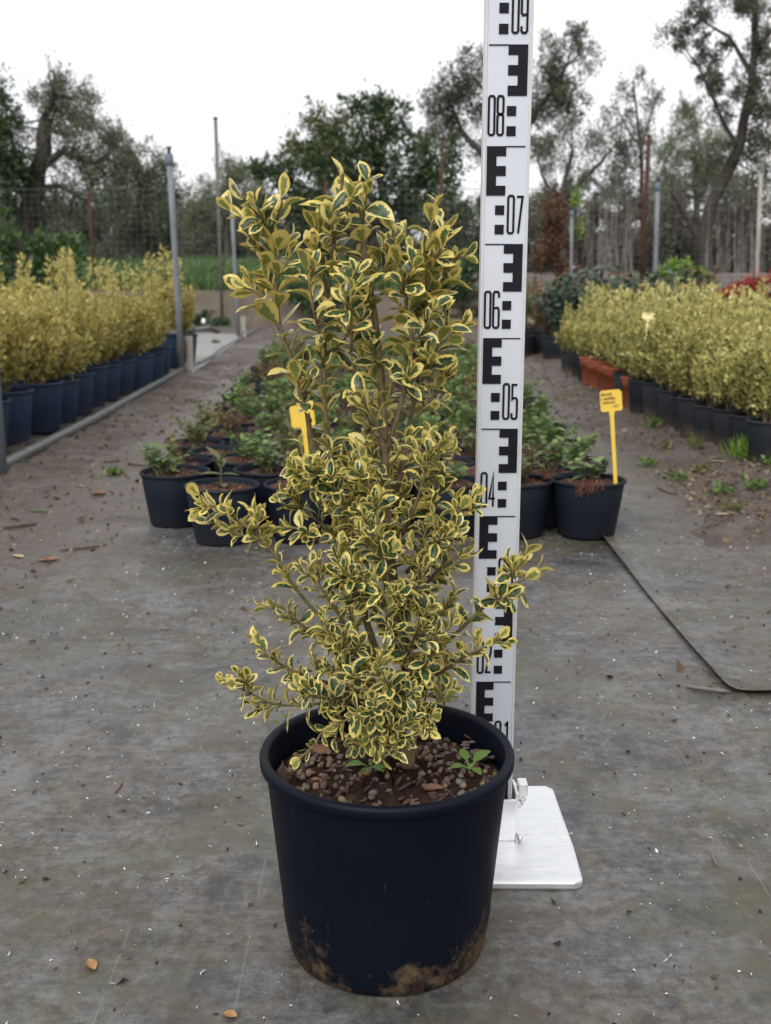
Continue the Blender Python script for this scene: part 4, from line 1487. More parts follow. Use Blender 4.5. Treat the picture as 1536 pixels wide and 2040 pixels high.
foot = thing('staff_foot', 'bright bare aluminium foot plate and welded socket holding the staff', 'base plate', (SX, SY, 0))
pz = [(-.098, -.092), (-.090, -.097), (.088, -.098), (.0965, -.092), (.0985, -.02), (.097, .06), (.0965, .125), (.088, .135), (-.090, .135), (-.098, .128)]
n_ = len(pz)
MB().add([(x, y, 0) for x, y in pz] + [(x, y, PT - .001) for x, y in pz],
         [tuple(range(n_ - 1, -1, -1)), tuple(range(n_, 2 * n_))] + [(k, (k + 1) % n_, (k + 1) % n_ + n_, k + n_) for k in range(n_)]).build('plate', M['aluminium'], foot, bevel=.003)
MB().box((-.002, -.0075, PT + .026), (.062, .004, .054)).build('socket_front', M['aluminium'], foot, bevel=.0008)
MB().box((.0305, .009, PT + .029), (.004, .031, .062)).build('socket_side', M['aluminium'], foot, bevel=.0008)
MB().box((-.034, .009, PT + .029), (.004, .031, .062)).build('socket_side', M['aluminium'], foot, bevel=.0008)
MB().box((-.002, .0265, PT + .03), (.066, .004, .062)).build('socket_back', M['aluminium'], foot, bevel=.0008)
MB().box((.0385, .010, PT + .060), (.011, .018, .016)).build('clamp_tab', M['aluminium'], foot, bevel=.001)
rwb = np.random.default_rng(77)
for q in ((.033, -.009, PT), (.034, .0, PT), (.036, .012, PT + .04), (.036, .010, PT + .046), (-.028, -.011, PT), (-.10, -.094, .006), (-.097, -.088, .010)):
    b = MB()
    for k in range(3):
        p = np.array(q) + rwb.normal(size=3) * .0016
        b.tube([p + np.array([0, 0, -.004]), p + np.array([.001, 0, 0]), p + np.array([0, 0, .0035])], [.003, .0042, .0015], 7)
    b.build('weld_bead', M['weld'], foot, True)

# ------------------------------------------------------------------ the big potted shrub
PX, PY = .0015, .989
POT_H, POT_R, POT_B = .213, .1235, .1035
big = thing('potted_shrub', 'large yellow edged variegated shrub in a big dark blue pot before the staff', 'potted shrub', (PX, PY, 0))
w = MB()
N = 96
prof = [(0, .006), (POT_B * .86, .006), (POT_B * .93, .0), (POT_B * .985, .003), (POT_B, .010), (POT_B + .004, .035)]
prof += [(POT_B + (POT_R - POT_B) * k, POT_H * k) for k in (.25, .45, .65, .85)] + [(POT_R - .0012, POT_H - .011)]
w.lathe(prof, N)
ow = w.build('pot', M['pot_main'], big, True)
w = MB()
w.lathe([(POT_R - .002, POT_H - .0125), (POT_R + .0030, POT_H - .0122), (POT_R + .0045, POT_H - .0105), (POT_R + .0048, POT_H - .004), (POT_R + .0035, POT_H - .001), (POT_R, POT_H + .0005), (POT_R - .004, POT_H - .001), (POT_R - .0052, POT_H - .005), (POT_R - .006, POT_H - .04), (POT_R - .008, POT_H - .07)], N)
w.build('rim', M['pot_main'], ow, True)
# drainage slots at the base
for a in (-2.42, -1.28):
    for zz in (.012,):
        q = POT_B + .0020
        rot = Matrix.Rotation(a, 3, 'Z')
        MB().box(rot @ Vector((q - .0030, 0, zz)), (.006, .011, .012), rot).build('drainage_slot', M['potting_soil'], ow)
SOIL_Z = .180
so = put('soil', soil_mesh(POT_R - .0058, SOIL_Z - .003, 44, 'potting_soil', .008, 48, 14), big)


def blobmesh(seed, sx, sy, sz, mat, n=7, m=5, j=.14):
    r = np.random.default_rng(seed)
    V, F = [], []
    for i in range(m):
        ph = math.pi * (i + .35) / (m - .3)
        for k in range(n):
            th = 2 * math.pi * k / n
            q = 1 + r.uniform(-j, j)
            V.append((sx * math.cos(th) * math.sin(ph) * q, sy * math.sin(th) * math.sin(ph) * q, sz * math.cos(ph) * q))
    for i in range(m - 1):
        for k in range(n):
            F.append((i * n + k, (i + 1) * n + k, (i + 1) * n + (k + 1) % n, i * n + (k + 1) % n))
    F += [tuple(range(n)), tuple((m - 1) * n + k for k in range(n - 1, -1, -1))]
    return MB().add(V, F).mesh('pebble', M[mat], True)


pm = [blobmesh(700 + k, .0042, .0032, .0027, ['pebble_tan', 'pebble_brown', 'pebble_grey'][k % 3]) for k in range(9)]
r = np.random.default_rng(71)


def soil_h(x, y):
    q = math.hypot(x, y) / POT_R
    return SOIL_Z - .003 + .008 * (1 - q * q)


cnt = 0
while cnt < 290:
    x, y = r.uniform(-1, 1, 2) * (POT_R - .010)
    if math.hypot(x, y) > POT_R - .010:
        continue
    # the wet dark patch in the middle front carries few stones
    if math.hypot(x - .005, (y + .055) * 1.3) < .045 and r.uniform() < .8:
        continue
    put('pebble', pm[int(r.integers(9))], so, (x, y, soil_h(x, y) + .0018), tuple(r.uniform(0, 6.28, 3) * np.array([.15, .15, 1])), float(r.uniform(.6, 1.25)))
    cnt += 1
bm_ = [blobmesh(760 + int(l * 1000), l * .5, w_ * .55, .0016, m_, 6, 4, .35) for l, w_, m_ in ((.016, .006, 'bark_chip'), (.011, .005, 'bark_chip'), (.020, .004, 'bark_chip'), (.012, .007, 'pebble_brown'), (.010, .006, 'brown_leaf'))]
for k in range(190):
    a, q = r.uniform(0, 6.28), (POT_R - .014) * math.sqrt(r.uniform())
    x, y = q * math.cos(a), q * math.sin(a)
    put('bark_piece', bm_[int(r.integers(5))], so, (x, y, soil_h(x, y) + .002), (r.normal() * .35, r.normal() * .35, r.uniform(0, 6.28)), float(r.uniform(.6, 1.2)))
put('bark_piece', blobmesh(791, .006, .0035, .020, 'bark_chip', 6, 5, .25), so, (-.103, -.030, SOIL_Z + .012), (.1, -.1, .3))
for x, y in ((-.095, .035), (.045, -.035), (-.07, .055)):
    put('bark_piece', blobmesh(790, .012, .008, .003, 'brown_leaf', j=.2), so, (x, y, soil_h(x, y) + .004), (.2, .1, r.uniform(0, 6)))

# --- leaf variants
def leaf_variant(seed, young):
    r = np.random.default_rng(seed)
    nx, ny = 4, 6
    V, UV, F = [], [], []
    Wd = r.uniform(.54, .68)
    bend = r.normal() * .16 + (-.30 if not young else -.02)
    cup = r.uniform(.15, .60) if r.uniform() < .75 else r.uniform(-.35, .0)
    curl = r.uniform(-.10, .22)
    tw = r.normal() * .25
    for i in range(ny + 1):
        t_ = i / ny
        tq = t_ ** 1.02
        pr = (4 * tq * (1 - tq)) ** .68 * (.62 + .38 * min(1, t_ * 2.4)) if 0 < t_ < 1 else 0
        wv = max(.05 if i == 0 else .015, pr) * Wd / 2
        for j in range(nx + 1):
            s = -1 + 2 * j / nx
            x = s * wv
            z = cup * abs(s) ** 1.5 * wv * 1.3 + bend * t_ ** 2 + curl * math.sin(t_ * 3.1) * .3 - .05 * (abs(s) > .9) * wv
            x, z = x * math.cos(tw * t_) - z * math.sin(tw * t_) * .3, z + x * math.sin(tw * t_)
            V.append((x, t_, z))
            UV.append(((s + 1) / 2, t_))
    for i in range(ny):
        for j in range(nx):
            a = i * (nx + 1) + j
            F.append((a, a + 1, a + nx + 2, a + nx + 1))
    rnd = r.uniform()
    yg = (r.uniform(.55, 1.0) if young else r.uniform(0, .35))
    return np.array(V), np.array(UV), np.array(F), rnd, yg


LVAR = [leaf_variant(1000 + k, k >= 26) for k in range(40)]
LME = []
for V, UV, F, rn, yg in LVAR:
    LME.append(mesh_np('leaf', V, F, M['leaf_variegated'], True, {'rnd': ('POINT', [rn] * len(V)), 'young': ('POINT', [yg] * len(V))}, UV))

rs = np.random.default_rng(2024)
leaves = []          # (matrix 3x3, origin, size, variant)


def spline(P, n):
    P = np.array(P, float)
    if len(P) == 2:
        t_ = np.linspace(0, 1, n)[:, None]
        return P[0] + (P[1] - P[0]) * t_
    Q = np.vstack([2 * P[0] - P[1], P, 2 * P[-1] - P[-2]])
    out = []
    segs = len(P) - 1
    for u in np.linspace(0, segs, n):
        i = min(int(u), segs - 1)
        f = u - i
        a, b, c, d = Q[i], Q[i + 1], Q[i + 2], Q[i + 3]
        out.append(.5 * ((2 * b) + (-a + c) * f + (2 * a - 5 * b + 4 * c - d) * f ** 2 + (-a + 3 * b - 3 * c + d) * f ** 3))
    return np.array(out)


def add_leaf(o, d, nrm, size, young):
    d = d / np.linalg.norm(d)
    x = np.cross(d, nrm)
    x /= max(1e-6, np.linalg.norm(x))
    z = np.cross(x, d)
    v = int(rs.integers(26, 40)) if rs.uniform() < young else int(rs.integers(0, 26))
    leaves.append((np.stack([x, d, z], 1), o, size, v))


def LSC(o):
    """leaves grow larger up the shrub"""
    return float(np.interp(o[2], [.25, .42, .55, .72], [1.0, 1.02, 1.12, 1.20]))


def leafy_stem(pl, t0, inter, size, young_tip, tipflare=True, angle=(.80, 1.35), skip=.0):
    """opposite leaf pairs along polyline"""
    seg = np.linalg.norm(np.diff(pl, axis=0), axis=1)
    cum = np.concatenate([[0], np.cumsum(seg)])
    Lt = cum[-1]
    s = t0 * Lt
    k = 0
    az0 = rs.uniform(0, 3.14)
    while s <= Lt:
        f = s / Lt
        o = np.array([np.interp(s, cum, pl[:, q]) for q in range(3)])
        o2 = np.array([np.interp(min(Lt, s + .003), cum, pl[:, q]) for q in range(3)])
        o1 = np.array([np.interp(max(0, s - .003), cum, pl[:, q]) for q in range(3)])
        ax = unit(o2 - o1)
        if np.linalg.norm(ax) < .5:
            ax = np.array([0, 0, 1.])
        a1 = unit(np.cross(ax, [0.3, 1, .2]))
        a2 = np.cross(ax, a1)
        tipk = max(0, (Lt - s)) < inter * 2.4
        for sd in (0, math.pi):
            if rs.uniform() < skip:
                continue
            az = az0 + k * math.pi / 2 + sd + rs.normal() * .25
            rad = a1 * math.cos(az) + a2 * math.sin(az)
            an = rs.uniform(*angle) if not tipk else rs.uniform(.25, .7)
            d = ax * math.cos(an) + rad * math.sin(an) + np.array([0, 0, .12])
            nr = ax * math.sin(an) - rad * math.cos(an) + rs.normal(size=3) * .32
            sz = size * LSC(o) * rs.uniform(.66, 1.22) * (.78 if tipk else 1.0)
            add_leaf(o + rad * .0015, d, nr, sz, young_tip if tipk else young_tip * (.85 if young_tip > .9 else .45) * f)
        s += inter * rs.uniform(.75, 1.25) * float(np.interp(o[2], [.42, .56, .66], [1.0, 1.10, 1.22]))
        k += 1


STEMS = []


def stem(px, r0, r1, size, inter=.0105, t0=.1, tw=0, twl=(.02, .05), young=.5, skip=.05, dy=None, twsize=None, twfrom=.15, bark='stem_bark'):
    """px: list of (px, py, depth offset in m); tw: number of side twigs"""
    P = [at(a, b, PY + c) - np.array([PX, PY, 0]) for a, b, c in px]
    pl = spline(P, 8 * (len(P) - 1) + 1)
    STEMS.append((pl, r0, r1, bark))
    leafy_stem(pl, t0, inter, size, young, skip=skip)
    n = len(pl)
    for k in range(tw):
        i = int((twfrom + (1 - twfrom) * rs.uniform(0, .92)) * (n - 1))
        o = pl[i]
        if o[2] > .53 and rs.uniform() < .28:
            continue
        ax = unit(pl[min(n - 1, i + 1)] - pl[max(0, i - 1)])
        az = rs.uniform(0, 6.28)
        a1 = unit(np.cross(ax, [0.3, 1, .2]))
        a2 = np.cross(ax, a1)
        rad = a1 * math.cos(az) + a2 * math.sin(az)
        ln = rs.uniform(*twl)
        d = unit(ax * .55 + rad * .9 + np.array([0, 0, .35]))
        e = o + d * ln + np.array([0, 0, ln * .15])
        tp = spline([o, o + d * ln * .5 + rs.normal(size=3) * .002, e], 7)
        STEMS.append((tp, .0013, .0008, 'stem_green'))
        leafy_stem(tp, .25, inter * .85, (twsize or size * .88), young, skip=skip)


# main upright stems (image x, image y, depth)
stem([(812, 1528, .0), (818, 1420, .0), (806, 1290, .005), (780, 1130, .005), (768, 960, .0), (762, 800, .0), (748, 640, .0), (725, 500, .005), (715, 372, .0)], .0072, .0016, .0235, .0125, .40, 26, (.020, .048), .55, .12, twfrom=.28)
stem([(795, 1400, .0), (740, 1270, -.01), (700, 1120, -.015), (668, 960, -.01), (648, 830, -.005), (645, 720, .0), (652, 600, .005), (668, 470, .0), (684, 345, .0)], .0040, .0013, .0240, .0130, .52, 15, (.018, .042), .65, .1, twfrom=.30)
stem([(700, 1120, .0), (660, 1000, .01), (622, 880, .01), (602, 770, .0), (560, 660, .0), (548, 560, .0), (540, 480, .0), (520, 425, .0)], .0032, .0012, .0235, .0105, .52, 10, (.016, .036), .95, .05, twfrom=.6)
stem([(560, 660, .0), (522, 590, -.005), (490, 575, -.005), (462, 562, -.005)], .0018, .001, .0225, .010, .35, 2, (.012, .02), 1.0, .05)
stem([(555, 610, .0), (530, 520, .01), (500, 450, .015), (492, 432, .015)], .0016, .001, .0225, .010, .3, 3, (.014, .024), 1.0, .05)
stem([(770, 900, .0), (800, 800, -.01), (820, 700, -.015), (808, 590, -.01), (792, 520, -.005), (782, 452, .0)], .0028, .0012, .0225, .011, .3, 12, (.018, .042), .5, .1)
stem([(790, 980, .01), (815, 850, .015), (838, 720, .01), (850, 600, .0), (852, 500, .0), (870, 388, .0)], .0030, .0012, .0225, .0115, .32, 12, (.018, .042), .55, .1, twfrom=.35)
stem([(850, 560, .0), (872, 500, -.01), (888, 440, -.01)], .0016, .001, .0225, .010, .25, 3, (.012, .025), .7, .05)
stem([(845, 620, .0), (880, 560, .01), (908, 512, .01)], .0016, .001, .0225, .010, .3, 3, (.012, .025), .6, .05)
stem([(648, 700, .0), (625, 620, -.02), (615, 560, -.02), (612, 530, -.02)], .0018, .001, .0230, .010, .25, 3, (.014, .028), .5, .05)
stem([(652, 600, .0), (640, 520, .01), (632, 440, .01)], .0016, .001, .0215, .010, .3, 3, (.014, .024), .6, .05)
stem([(735, 580, .0), (760, 520, .02), (772, 475, .02)], .0016, .001, .0210, .010, .3, 3, (.014, .024), .5, .05)
stem([(700, 700, -.02), (700, 640, -.03), (690, 580, -.03)], .0016, .001, .0225, .010, .15, 5, (.014, .03), .4, .05)
stem([(840, 760, .0), (868, 700, -.01), (890, 650, -.01)], .0016, .001, .0215, .010, .2, 5, (.014, .03), .4, .05)
stem([(830, 830, .0), (862, 790, .005), (884, 745, .005)], .0016, .001, .0205, .010, .2, 5, (.014, .03), .4, .05)
stem([(770, 880, -.02), (720, 790, -.035), (712, 765, -.035)], .0018, .001, .0270, .012, .55, 0, (.014, .03), .2, .0)
stem([(620, 840, .0), (600, 790, -.01), (590, 740, -.01)], .0014, .001, .0215, .010, .4, 2, (.012, .02), .4, .05)
# mid belt
for pts in ([(740, 1100, -.03), (690, 1010, -.04), (650, 950, -.045), (620, 930, -.045)], [(760, 1080, -.03), (740, 1000, -.05), (725, 940, -.055)], [(790, 1090, .0), (830, 1000, -.03), (850, 930, -.035), (872, 890, -.03)],
            [(720, 1130, .0), (660, 1060, .02), (610, 1020, .02), (585, 990, .02)], [(780, 1060, .03), (800, 980, .04), (790, 910, .04)], [(700, 1060, .02), (690, 980, .04), (700, 900, .04)],
            [(810, 1140, -.02), (860, 1090, -.04), (885, 1050, -.045)], [(770, 1180, -.04), (760, 1090, -.065), (750, 1040, -.07)], [(730, 1220, -.03), (690, 1140, -.05), (670, 1090, -.05)], [(690, 990, -.02), (640, 960, -.03), (600, 945, -.035), (588, 940, -.035)]):
    stem(pts, .0022, .001, .0200, .0092, .15, 7, (.015, .036), .35, .06)
stem([(800, 1190, .01), (862, 1110, -.01), (900, 1040, -.02), (922, 1008, -.02), (950, 985, -.02)], .0022, .0009, .0200, .0095, .3, 3, (.012, .024), .8, .0)
stem([(830, 1110, .0), (868, 1000, -.02), (878, 920, -.02), (882, 870, -.02)], .0020, .0009, .0190, .0095, .2, 4, (.012, .026), .7, .0)
stem([(820, 1200, .0), (880, 1130, -.03), (938, 1102, -.03)], .0020, .0009, .0185, .0085, .2, 5, (.012, .026), .7, .0)
stem([(640, 1080, .0), (600, 1055, -.02), (560, 1050, -.02), (548, 1050, -.02)], .0016, .0009, .0180, .0085, .1, 2, (.012, .02), .5, .0)
# long arms
stem([(745, 1310, .0), (650, 1240, -.03), (580, 1160, -.035), (532, 1085, -.035), (470, 1035, -.03), (395, 985, -.03)], .0021, .0009, .0200, .0095, .45, 3, (.012, .022), .95, .05, bark='stem_green')
stem([(532, 1085, -.035), (480, 1065, -.03), (418, 1040, -.03)], .0014, .0009, .0195, .009, .25, 1, (.012, .02), .9, .05)
stem([(510, 1065, -.035), (515, 1040, -.03), (508, 1015, -.03)], .0013, .0009, .0185, .008, .2, 1, (.01, .016), .9, .0)
stem([(470, 1035, -.03), (430, 1010, -.04), (395, 1005, -.045)], .0013, .0009, .0200, .0085, .2, 2, (.012, .02), 1.0, .0)
stem([(575, 1155, -.035), (560, 1125, -.04), (548, 1120, -.04)], .0012, .0008, .0160, .008, .4, 0, (.01, .016), .6, .0)
stem([(830, 1330, .0), (900, 1270, -.02), (968, 1205, -.03), (1010, 1160, -.03), (1048, 1098, -.03)], .0024, .0010, .0225, .0098, .40, 3, (.014, .022), .65, .05, twfrom=.5, bark='stem_green')
stem([(1000, 1172, -.03), (1050, 1150, -.035), (1088, 1125, -.035)], .0014, .0009, .0215, .010, .3, 0, (.012, .02), .8, .0)
stem([(985, 1195, -.03), (1008, 1190, -.05), (1020, 1195, -.055)], .0013, .0009, .0215, .009, .2, 0, (.012, .02), .3, .0)
stem([(850, 1360, .0), (915, 1315, -.03), (960, 1290, -.035), (1000, 1268, -.035)], .0020, .0009, .0185, .009, .25, 3, (.012, .024), .7, .0)
stem([(770, 1390, .0), (660, 1400, -.03), (560, 1405, -.045), (500, 1382, -.05), (440, 1352, -.05)], .0018, .0008, .0180, .0082, .25, 6, (.010, .024), .75, .0, twfrom=.3, bark='stem_green')
stem([(720, 1380, .0), (620, 1350, -.03), (545, 1315, -.04), (505, 1270, -.04)], .0022, .0009, .0185, .0085, .25, 5, (.012, .024), .7, .0)
stem([(720, 1320, .0), (630, 1270, -.02), (570, 1215, -.02), (535, 1200, -.02)], .0020, .0009, .0175, .0085, .25, 5, (.012, .026), .55, .0)
stem([(735, 1300, -.02), (680, 1230, -.04), (640, 1170, -.045), (618, 1125, -.045)], .0020, .0009, .0175, .008, .3, 4, (.010, .020), .95, .0, twfrom=.6)
stem([(720, 1290, .02), (690, 1200, .03), (660, 1180, .03)], .0018, .0009, .0165, .0085, .3, 4, (.012, .024), .3, .0)
# the bushy skirt
for pts in ([(790, 1400, -.02), (730, 1360, -.06), (690, 1340, -.07), (650, 1330, -.075)], [(800, 1400, -.03), (770, 1360, -.08), (745, 1340, -.09)], [(800, 1420, -.03), (740, 1420, -.08), (700, 1430, -.09), (660, 1450, -.09)],
            [(810, 1380, .0), (850, 1320, -.04), (870, 1270, -.05)], [(800, 1330, .0), (830, 1260, -.05), (850, 1210, -.055)], [(790, 1290, -.02), (770, 1230, -.07), (780, 1190, -.075)], [(790, 1430, -.02), (760, 1450, -.07), (735, 1480, -.08)],
            [(820, 1430, .0), (860, 1410, -.02), (885, 1385, -.02)], [(820, 1440, -.01), (840, 1430, -.04), (868, 1425, -.045)], [(760, 1350, .0), (700, 1310, .02), (650, 1290, .03)], [(740, 1330, -.03), (690, 1290, -.06), (640, 1280, -.07)],
            [(770, 1400, .02), (720, 1370, .05), (680, 1360, .06)], [(830, 1360, .01), (880, 1330, .03), (900, 1300, .03)], [(820, 1290, .01), (870, 1230, .02), (905, 1185, .02)], [(690, 1390, -.03), (640, 1390, -.07), (600, 1360, -.08)],
            [(780, 1240, .0), (830, 1170, -.05), (850, 1130, -.055)], [(760, 1230, -.02), (720, 1170, -.06), (710, 1130, -.065)], [(800, 1440, -.03), (790, 1460, -.07), (775, 1495, -.075)], [(790, 1420, .0), (830, 1370, .0), (850, 1340, .0)]):
    stem(pts, .0020, .0009, .0178, .0085, .12, 6, (.012, .032), .25, .04)
stem([(700, 1420, -.04), (650, 1450, -.07), (620, 1490, -.085), (585, 1520, -.09)], .0014, .0008, .0155, .0095, .3, 1, (.008, .014), .5, .0)
stem([(740, 1470, -.05), (700, 1490, -.085), (690, 1500, -.09)], .0013, .0008, .0145, .008, .2, 2, (.008, .016), .4, .0)

b_b, b_g = None, None
for k, (pl, r0, r1, bark) in enumerate(STEMS):
    MB().tube(pl, list(np.linspace(r0, r1, len(pl))), 8 if r0 > .003 else 5, True).build('stem' if r0 > .0015 else 'twig', M[bark], big, True)

# nearest, most open leaves as single parts; the remainder as one mass
camv = np.array([-PX, -PY, CAM_H])
sc_ = []
for Rm, o, sz, v in leaves:
    tov = unit(camv - o)
    sc_.append(abs(float(Rm[:, 2] @ tov)) * sz * (1 + max(0, -o[1]) * 5 + .0))
order = np.argsort(sc_)[::-1]
single = set(order[:300].tolist())
Vs, Fs, UVs, Rn, Yn = [], [], [], [], []
off = 0
for i, (Rm, o, sz, v) in enumerate(leaves):
    if i in single:
        mt = Matrix(((Rm[0, 0] * sz, Rm[0, 1] * sz, Rm[0, 2] * sz, o[0]), (Rm[1, 0] * sz, Rm[1, 1] * sz, Rm[1, 2] * sz, o[1]), (Rm[2, 0] * sz, Rm[2, 1] * sz, Rm[2, 2] * sz, o[2]), (0, 0, 0, 1)))
        l = bpy.data.objects.new('leaf', LME[v])
        link(l, big)
        l.matrix_local = mt
    else:
        V, UV, F, rn, yg = LVAR[v]
        Vs.append(V @ Rm.T * sz + o)
        Fs.append(F + off)
        UVs.append(UV)
        Rn.append(np.full(len(V), rs.uniform()))
        Yn.append(np.full(len(V), yg))
        off += len(V)
me = mesh_np('foliage', np.concatenate(Vs), np.concatenate(Fs), M['leaf_variegated'], True, {'rnd': ('POINT', np.concatenate(Rn)), 'young': ('POINT', np.concatenate(Yn))}, np.concatenate(UVs))
put('foliage', me, big, kind='stuff')
print('LEAVES', len(leaves), 'STEMS', len(STEMS))

# --- weeds in the pot
wl = leaf6(.018, .0135, 'bright_leaf', rnd=.15, bend=-.25)
wl2 = leaf6(.008, .006, 'bright_leaf', rnd=.2)
r = np.random.default_rng(611)
for px, py, nm, lf, lst in ((735, 1532, 'four leaved bright green weed seedling at the front of the big pot', wl, ((-2.9, .25, 1), (.3, .9, 1), (-.7, .15, 1.05), (-1.9, -.1, .7))),
                            (935, 1535, 'round leaved weed seedling near the right rim of the big pot', wl, ((.5, .7, 1.1), (2.0, .8, .8), (3.4, .2, .8), (-1.0, .1, .7))),
                            (592, 1468, 'wispy fine leaved weed at the left inside the big pot', wl2, tuple((r.uniform(0, 6.28), r.uniform(.2, 1.6), r.uniform(.7, 1.2)) for _ in range(16)))):
    b = gp(px, py + 8, SOIL_Z)
    root = thing('weed_seedling', nm, 'weed', tuple(b), group='weeds in the big pot')
    MB().tube([(0, 0, -.006), (0, 0, .006), (.001, 0, .012)], .0009, 5).build('stem', M['weed_green'], root)
    for k, (az, el, s) in enumerate(lst):
        fine_ = lf is wl2
        o_ = (0, 0, .008 + .001 * k) if not fine_ else (r.normal() * .010, r.normal() * .004, .004 + r.uniform(0, .022))
        if not fine_:
            o_ = (math.cos(az) * .006, math.sin(az) * .006, .009 + .006 * el)
            MB().tube([(0, 0, .006), o_], .0007, 4, False).build('petiole', M['weed_green'], root)
        l = put('leaf', lf, root, o_, scale=s)
        l.rotation_mode = 'QUATERNION'
        l.rotation_quaternion = Vector((math.cos(az), math.sin(az), el)).to_track_quat('Y', 'Z')
        if fine_:
            MB().tube([(o_[0] * .3, o_[1] * .3, -.003), (o_[0] * .6, o_[1], o_[2] * .5), o_], .0005, 4, False).build('stem', M['weed_green'], root)
r = np.random.default_rng(612)
root = thing('purple_weed', 'flat purplish grey creeping weed along the right rim of the big pot', 'weed', tuple(gp(960, 1495, SOIL_Z)), group='weeds in the big pot')
simple('purple_leaf', (.085, .050, .050), (.18, .135, .115), 60, .55)
pl_ = leaf6(.012, .010, 'purple_leaf')
for k in range(34):
    a, q = r.uniform(0, 6.28), .028 * math.sqrt(r.uniform())
    l = put('leaf', pl_, root, (q * math.cos(a) * .8, q * math.sin(a) * 1.1, .004 + r.uniform(0, .006)), scale=float(r.uniform(.6, 1.1)))
    l.rotation_mode = 'QUATERNION'
    l.rotation_quaternion = Vector((math.cos(a), math.sin(a), r.uniform(0, .5))).to_track_quat('Y', 'Z')

# ------------------------------------------------------------------ litter on the ground
r = np.random.default_rng(1200)


def ground_z(x, y):
    x, y = np.asarray(x, float), np.asarray(y, float)
    z = mat_z(x, y)
    z = np.where((x > .572) & (y > 1.65), np.maximum(z, flap_z(x, y)), z)
    z = np.where((x > .72) & (y > 2.5), np.maximum(z, right_z(x, y)), z)
    z = np.where((x < -.78) & (y > 1.3), np.maximum(z, left_z(x, y)), z)
    return z


def scatter(name, label, cat, n, xs, ys, smin, smax, mat, flat=.35, asp=.5, dens=None, lift=.001, foot_skip=True):
    P = []
    while len(P) < n:
        x, y = r.uniform(*xs), r.uniform(*ys)
        if dens is not None and r.uniform() > dens(x, y):
            continue
        if foot_skip and (math.hypot(x - PX, y - PY) < .108 or (SX - .1 < x < SX + .1 and 1.07 < y < 1.305)):
            continue
        P.append((x, y))
    P = np.array(P)
    z = ground_z(P[:, 0], P[:, 1])
    a = r.uniform(0, 6.28, n)
    s = r.uniform(0, 1, n) ** 2.2 * (smax - smin) + smin
    e1 = np.stack([np.cos(a), np.sin(a), r.normal(size=n) * flat], 1) * s[:, None]
    e2 = np.stack([-np.sin(a), np.cos(a), r.normal(size=n) * flat], 1) * (s * asp * r.uniform(.4, 1.2, n))[:, None]
    c = np.stack([P[:, 0], P[:, 1], z + lift + s * .12], 1)
    up = np.array([0, 0, 1]) * (s * .22)[:, None]
    m1, m2, m3, m4 = [r.uniform(.25, 1.15, (n, 1)) for _ in range(4)]
    sk = r.normal(size=(n, 1)) * .45
    V = np.stack([c - e1 * m1 + e2 * sk - up * .6, c + e2 * m2 + e1 * sk * .8 - up * .3, c + e1 * m3 + e2 * sk - up * .5, c - e2 * m4 + e1 * sk * .5 - up * .3, c + up + e2 * .1], 1).reshape(-1, 3)
    q = np.array([[0, 1, 4], [1, 2, 4], [2, 3, 4], [3, 0, 4]])
    F = (np.arange(n)[:, None, None] * 5 + q[None]).reshape(-1, 3)
    rn = np.repeat(r.uniform(0, 1, n), 4)
    o = put(name, mesh_np(name, V, F, M[mat], False, {'rnd': ('FACE', rn)}), kind='stuff')
    tag(o, label, cat)


scatter('perlite_chips', 'tiny white perlite chips strewn over the dark ground cloth', 'perlite', 3400, (-.75, 1.0), (.55, 2.9), .0008, .0048, 'chip_white', asp=.45)
scatter('soil_crumbs', 'dark crumbs of soil strewn over the ground cloth', 'soil crumbs', 5200, (-1.2, 1.2), (.55, 4.5), .0008, .0068, 'crumb_dark', asp=.7)
scatter('leaf_litter', 'brown dry leaf litter lying on the muddy verges', 'leaf litter', 8000, (-1.7, 1.75), (1.7, 8.5), .003, .022, 'litter', .5, .5,
        lambda x, y: (1.0 if x > float(right_edge(np.array(y))) - .06 and y > 2.62 else (.75 if x < -1.0 and y > 1.8 else (.55 if x < -.72 and 1.9 < y < 4.2 else (.12 if abs(x) > .75 else .015)))))
scatter('leaf_debris', 'thick heap of broken tan leaves and husks on the right verge corner', 'leaf litter', 1500, (.92, 1.5), (2.70, 3.7), .004, .021, 'litter', .5, .5)

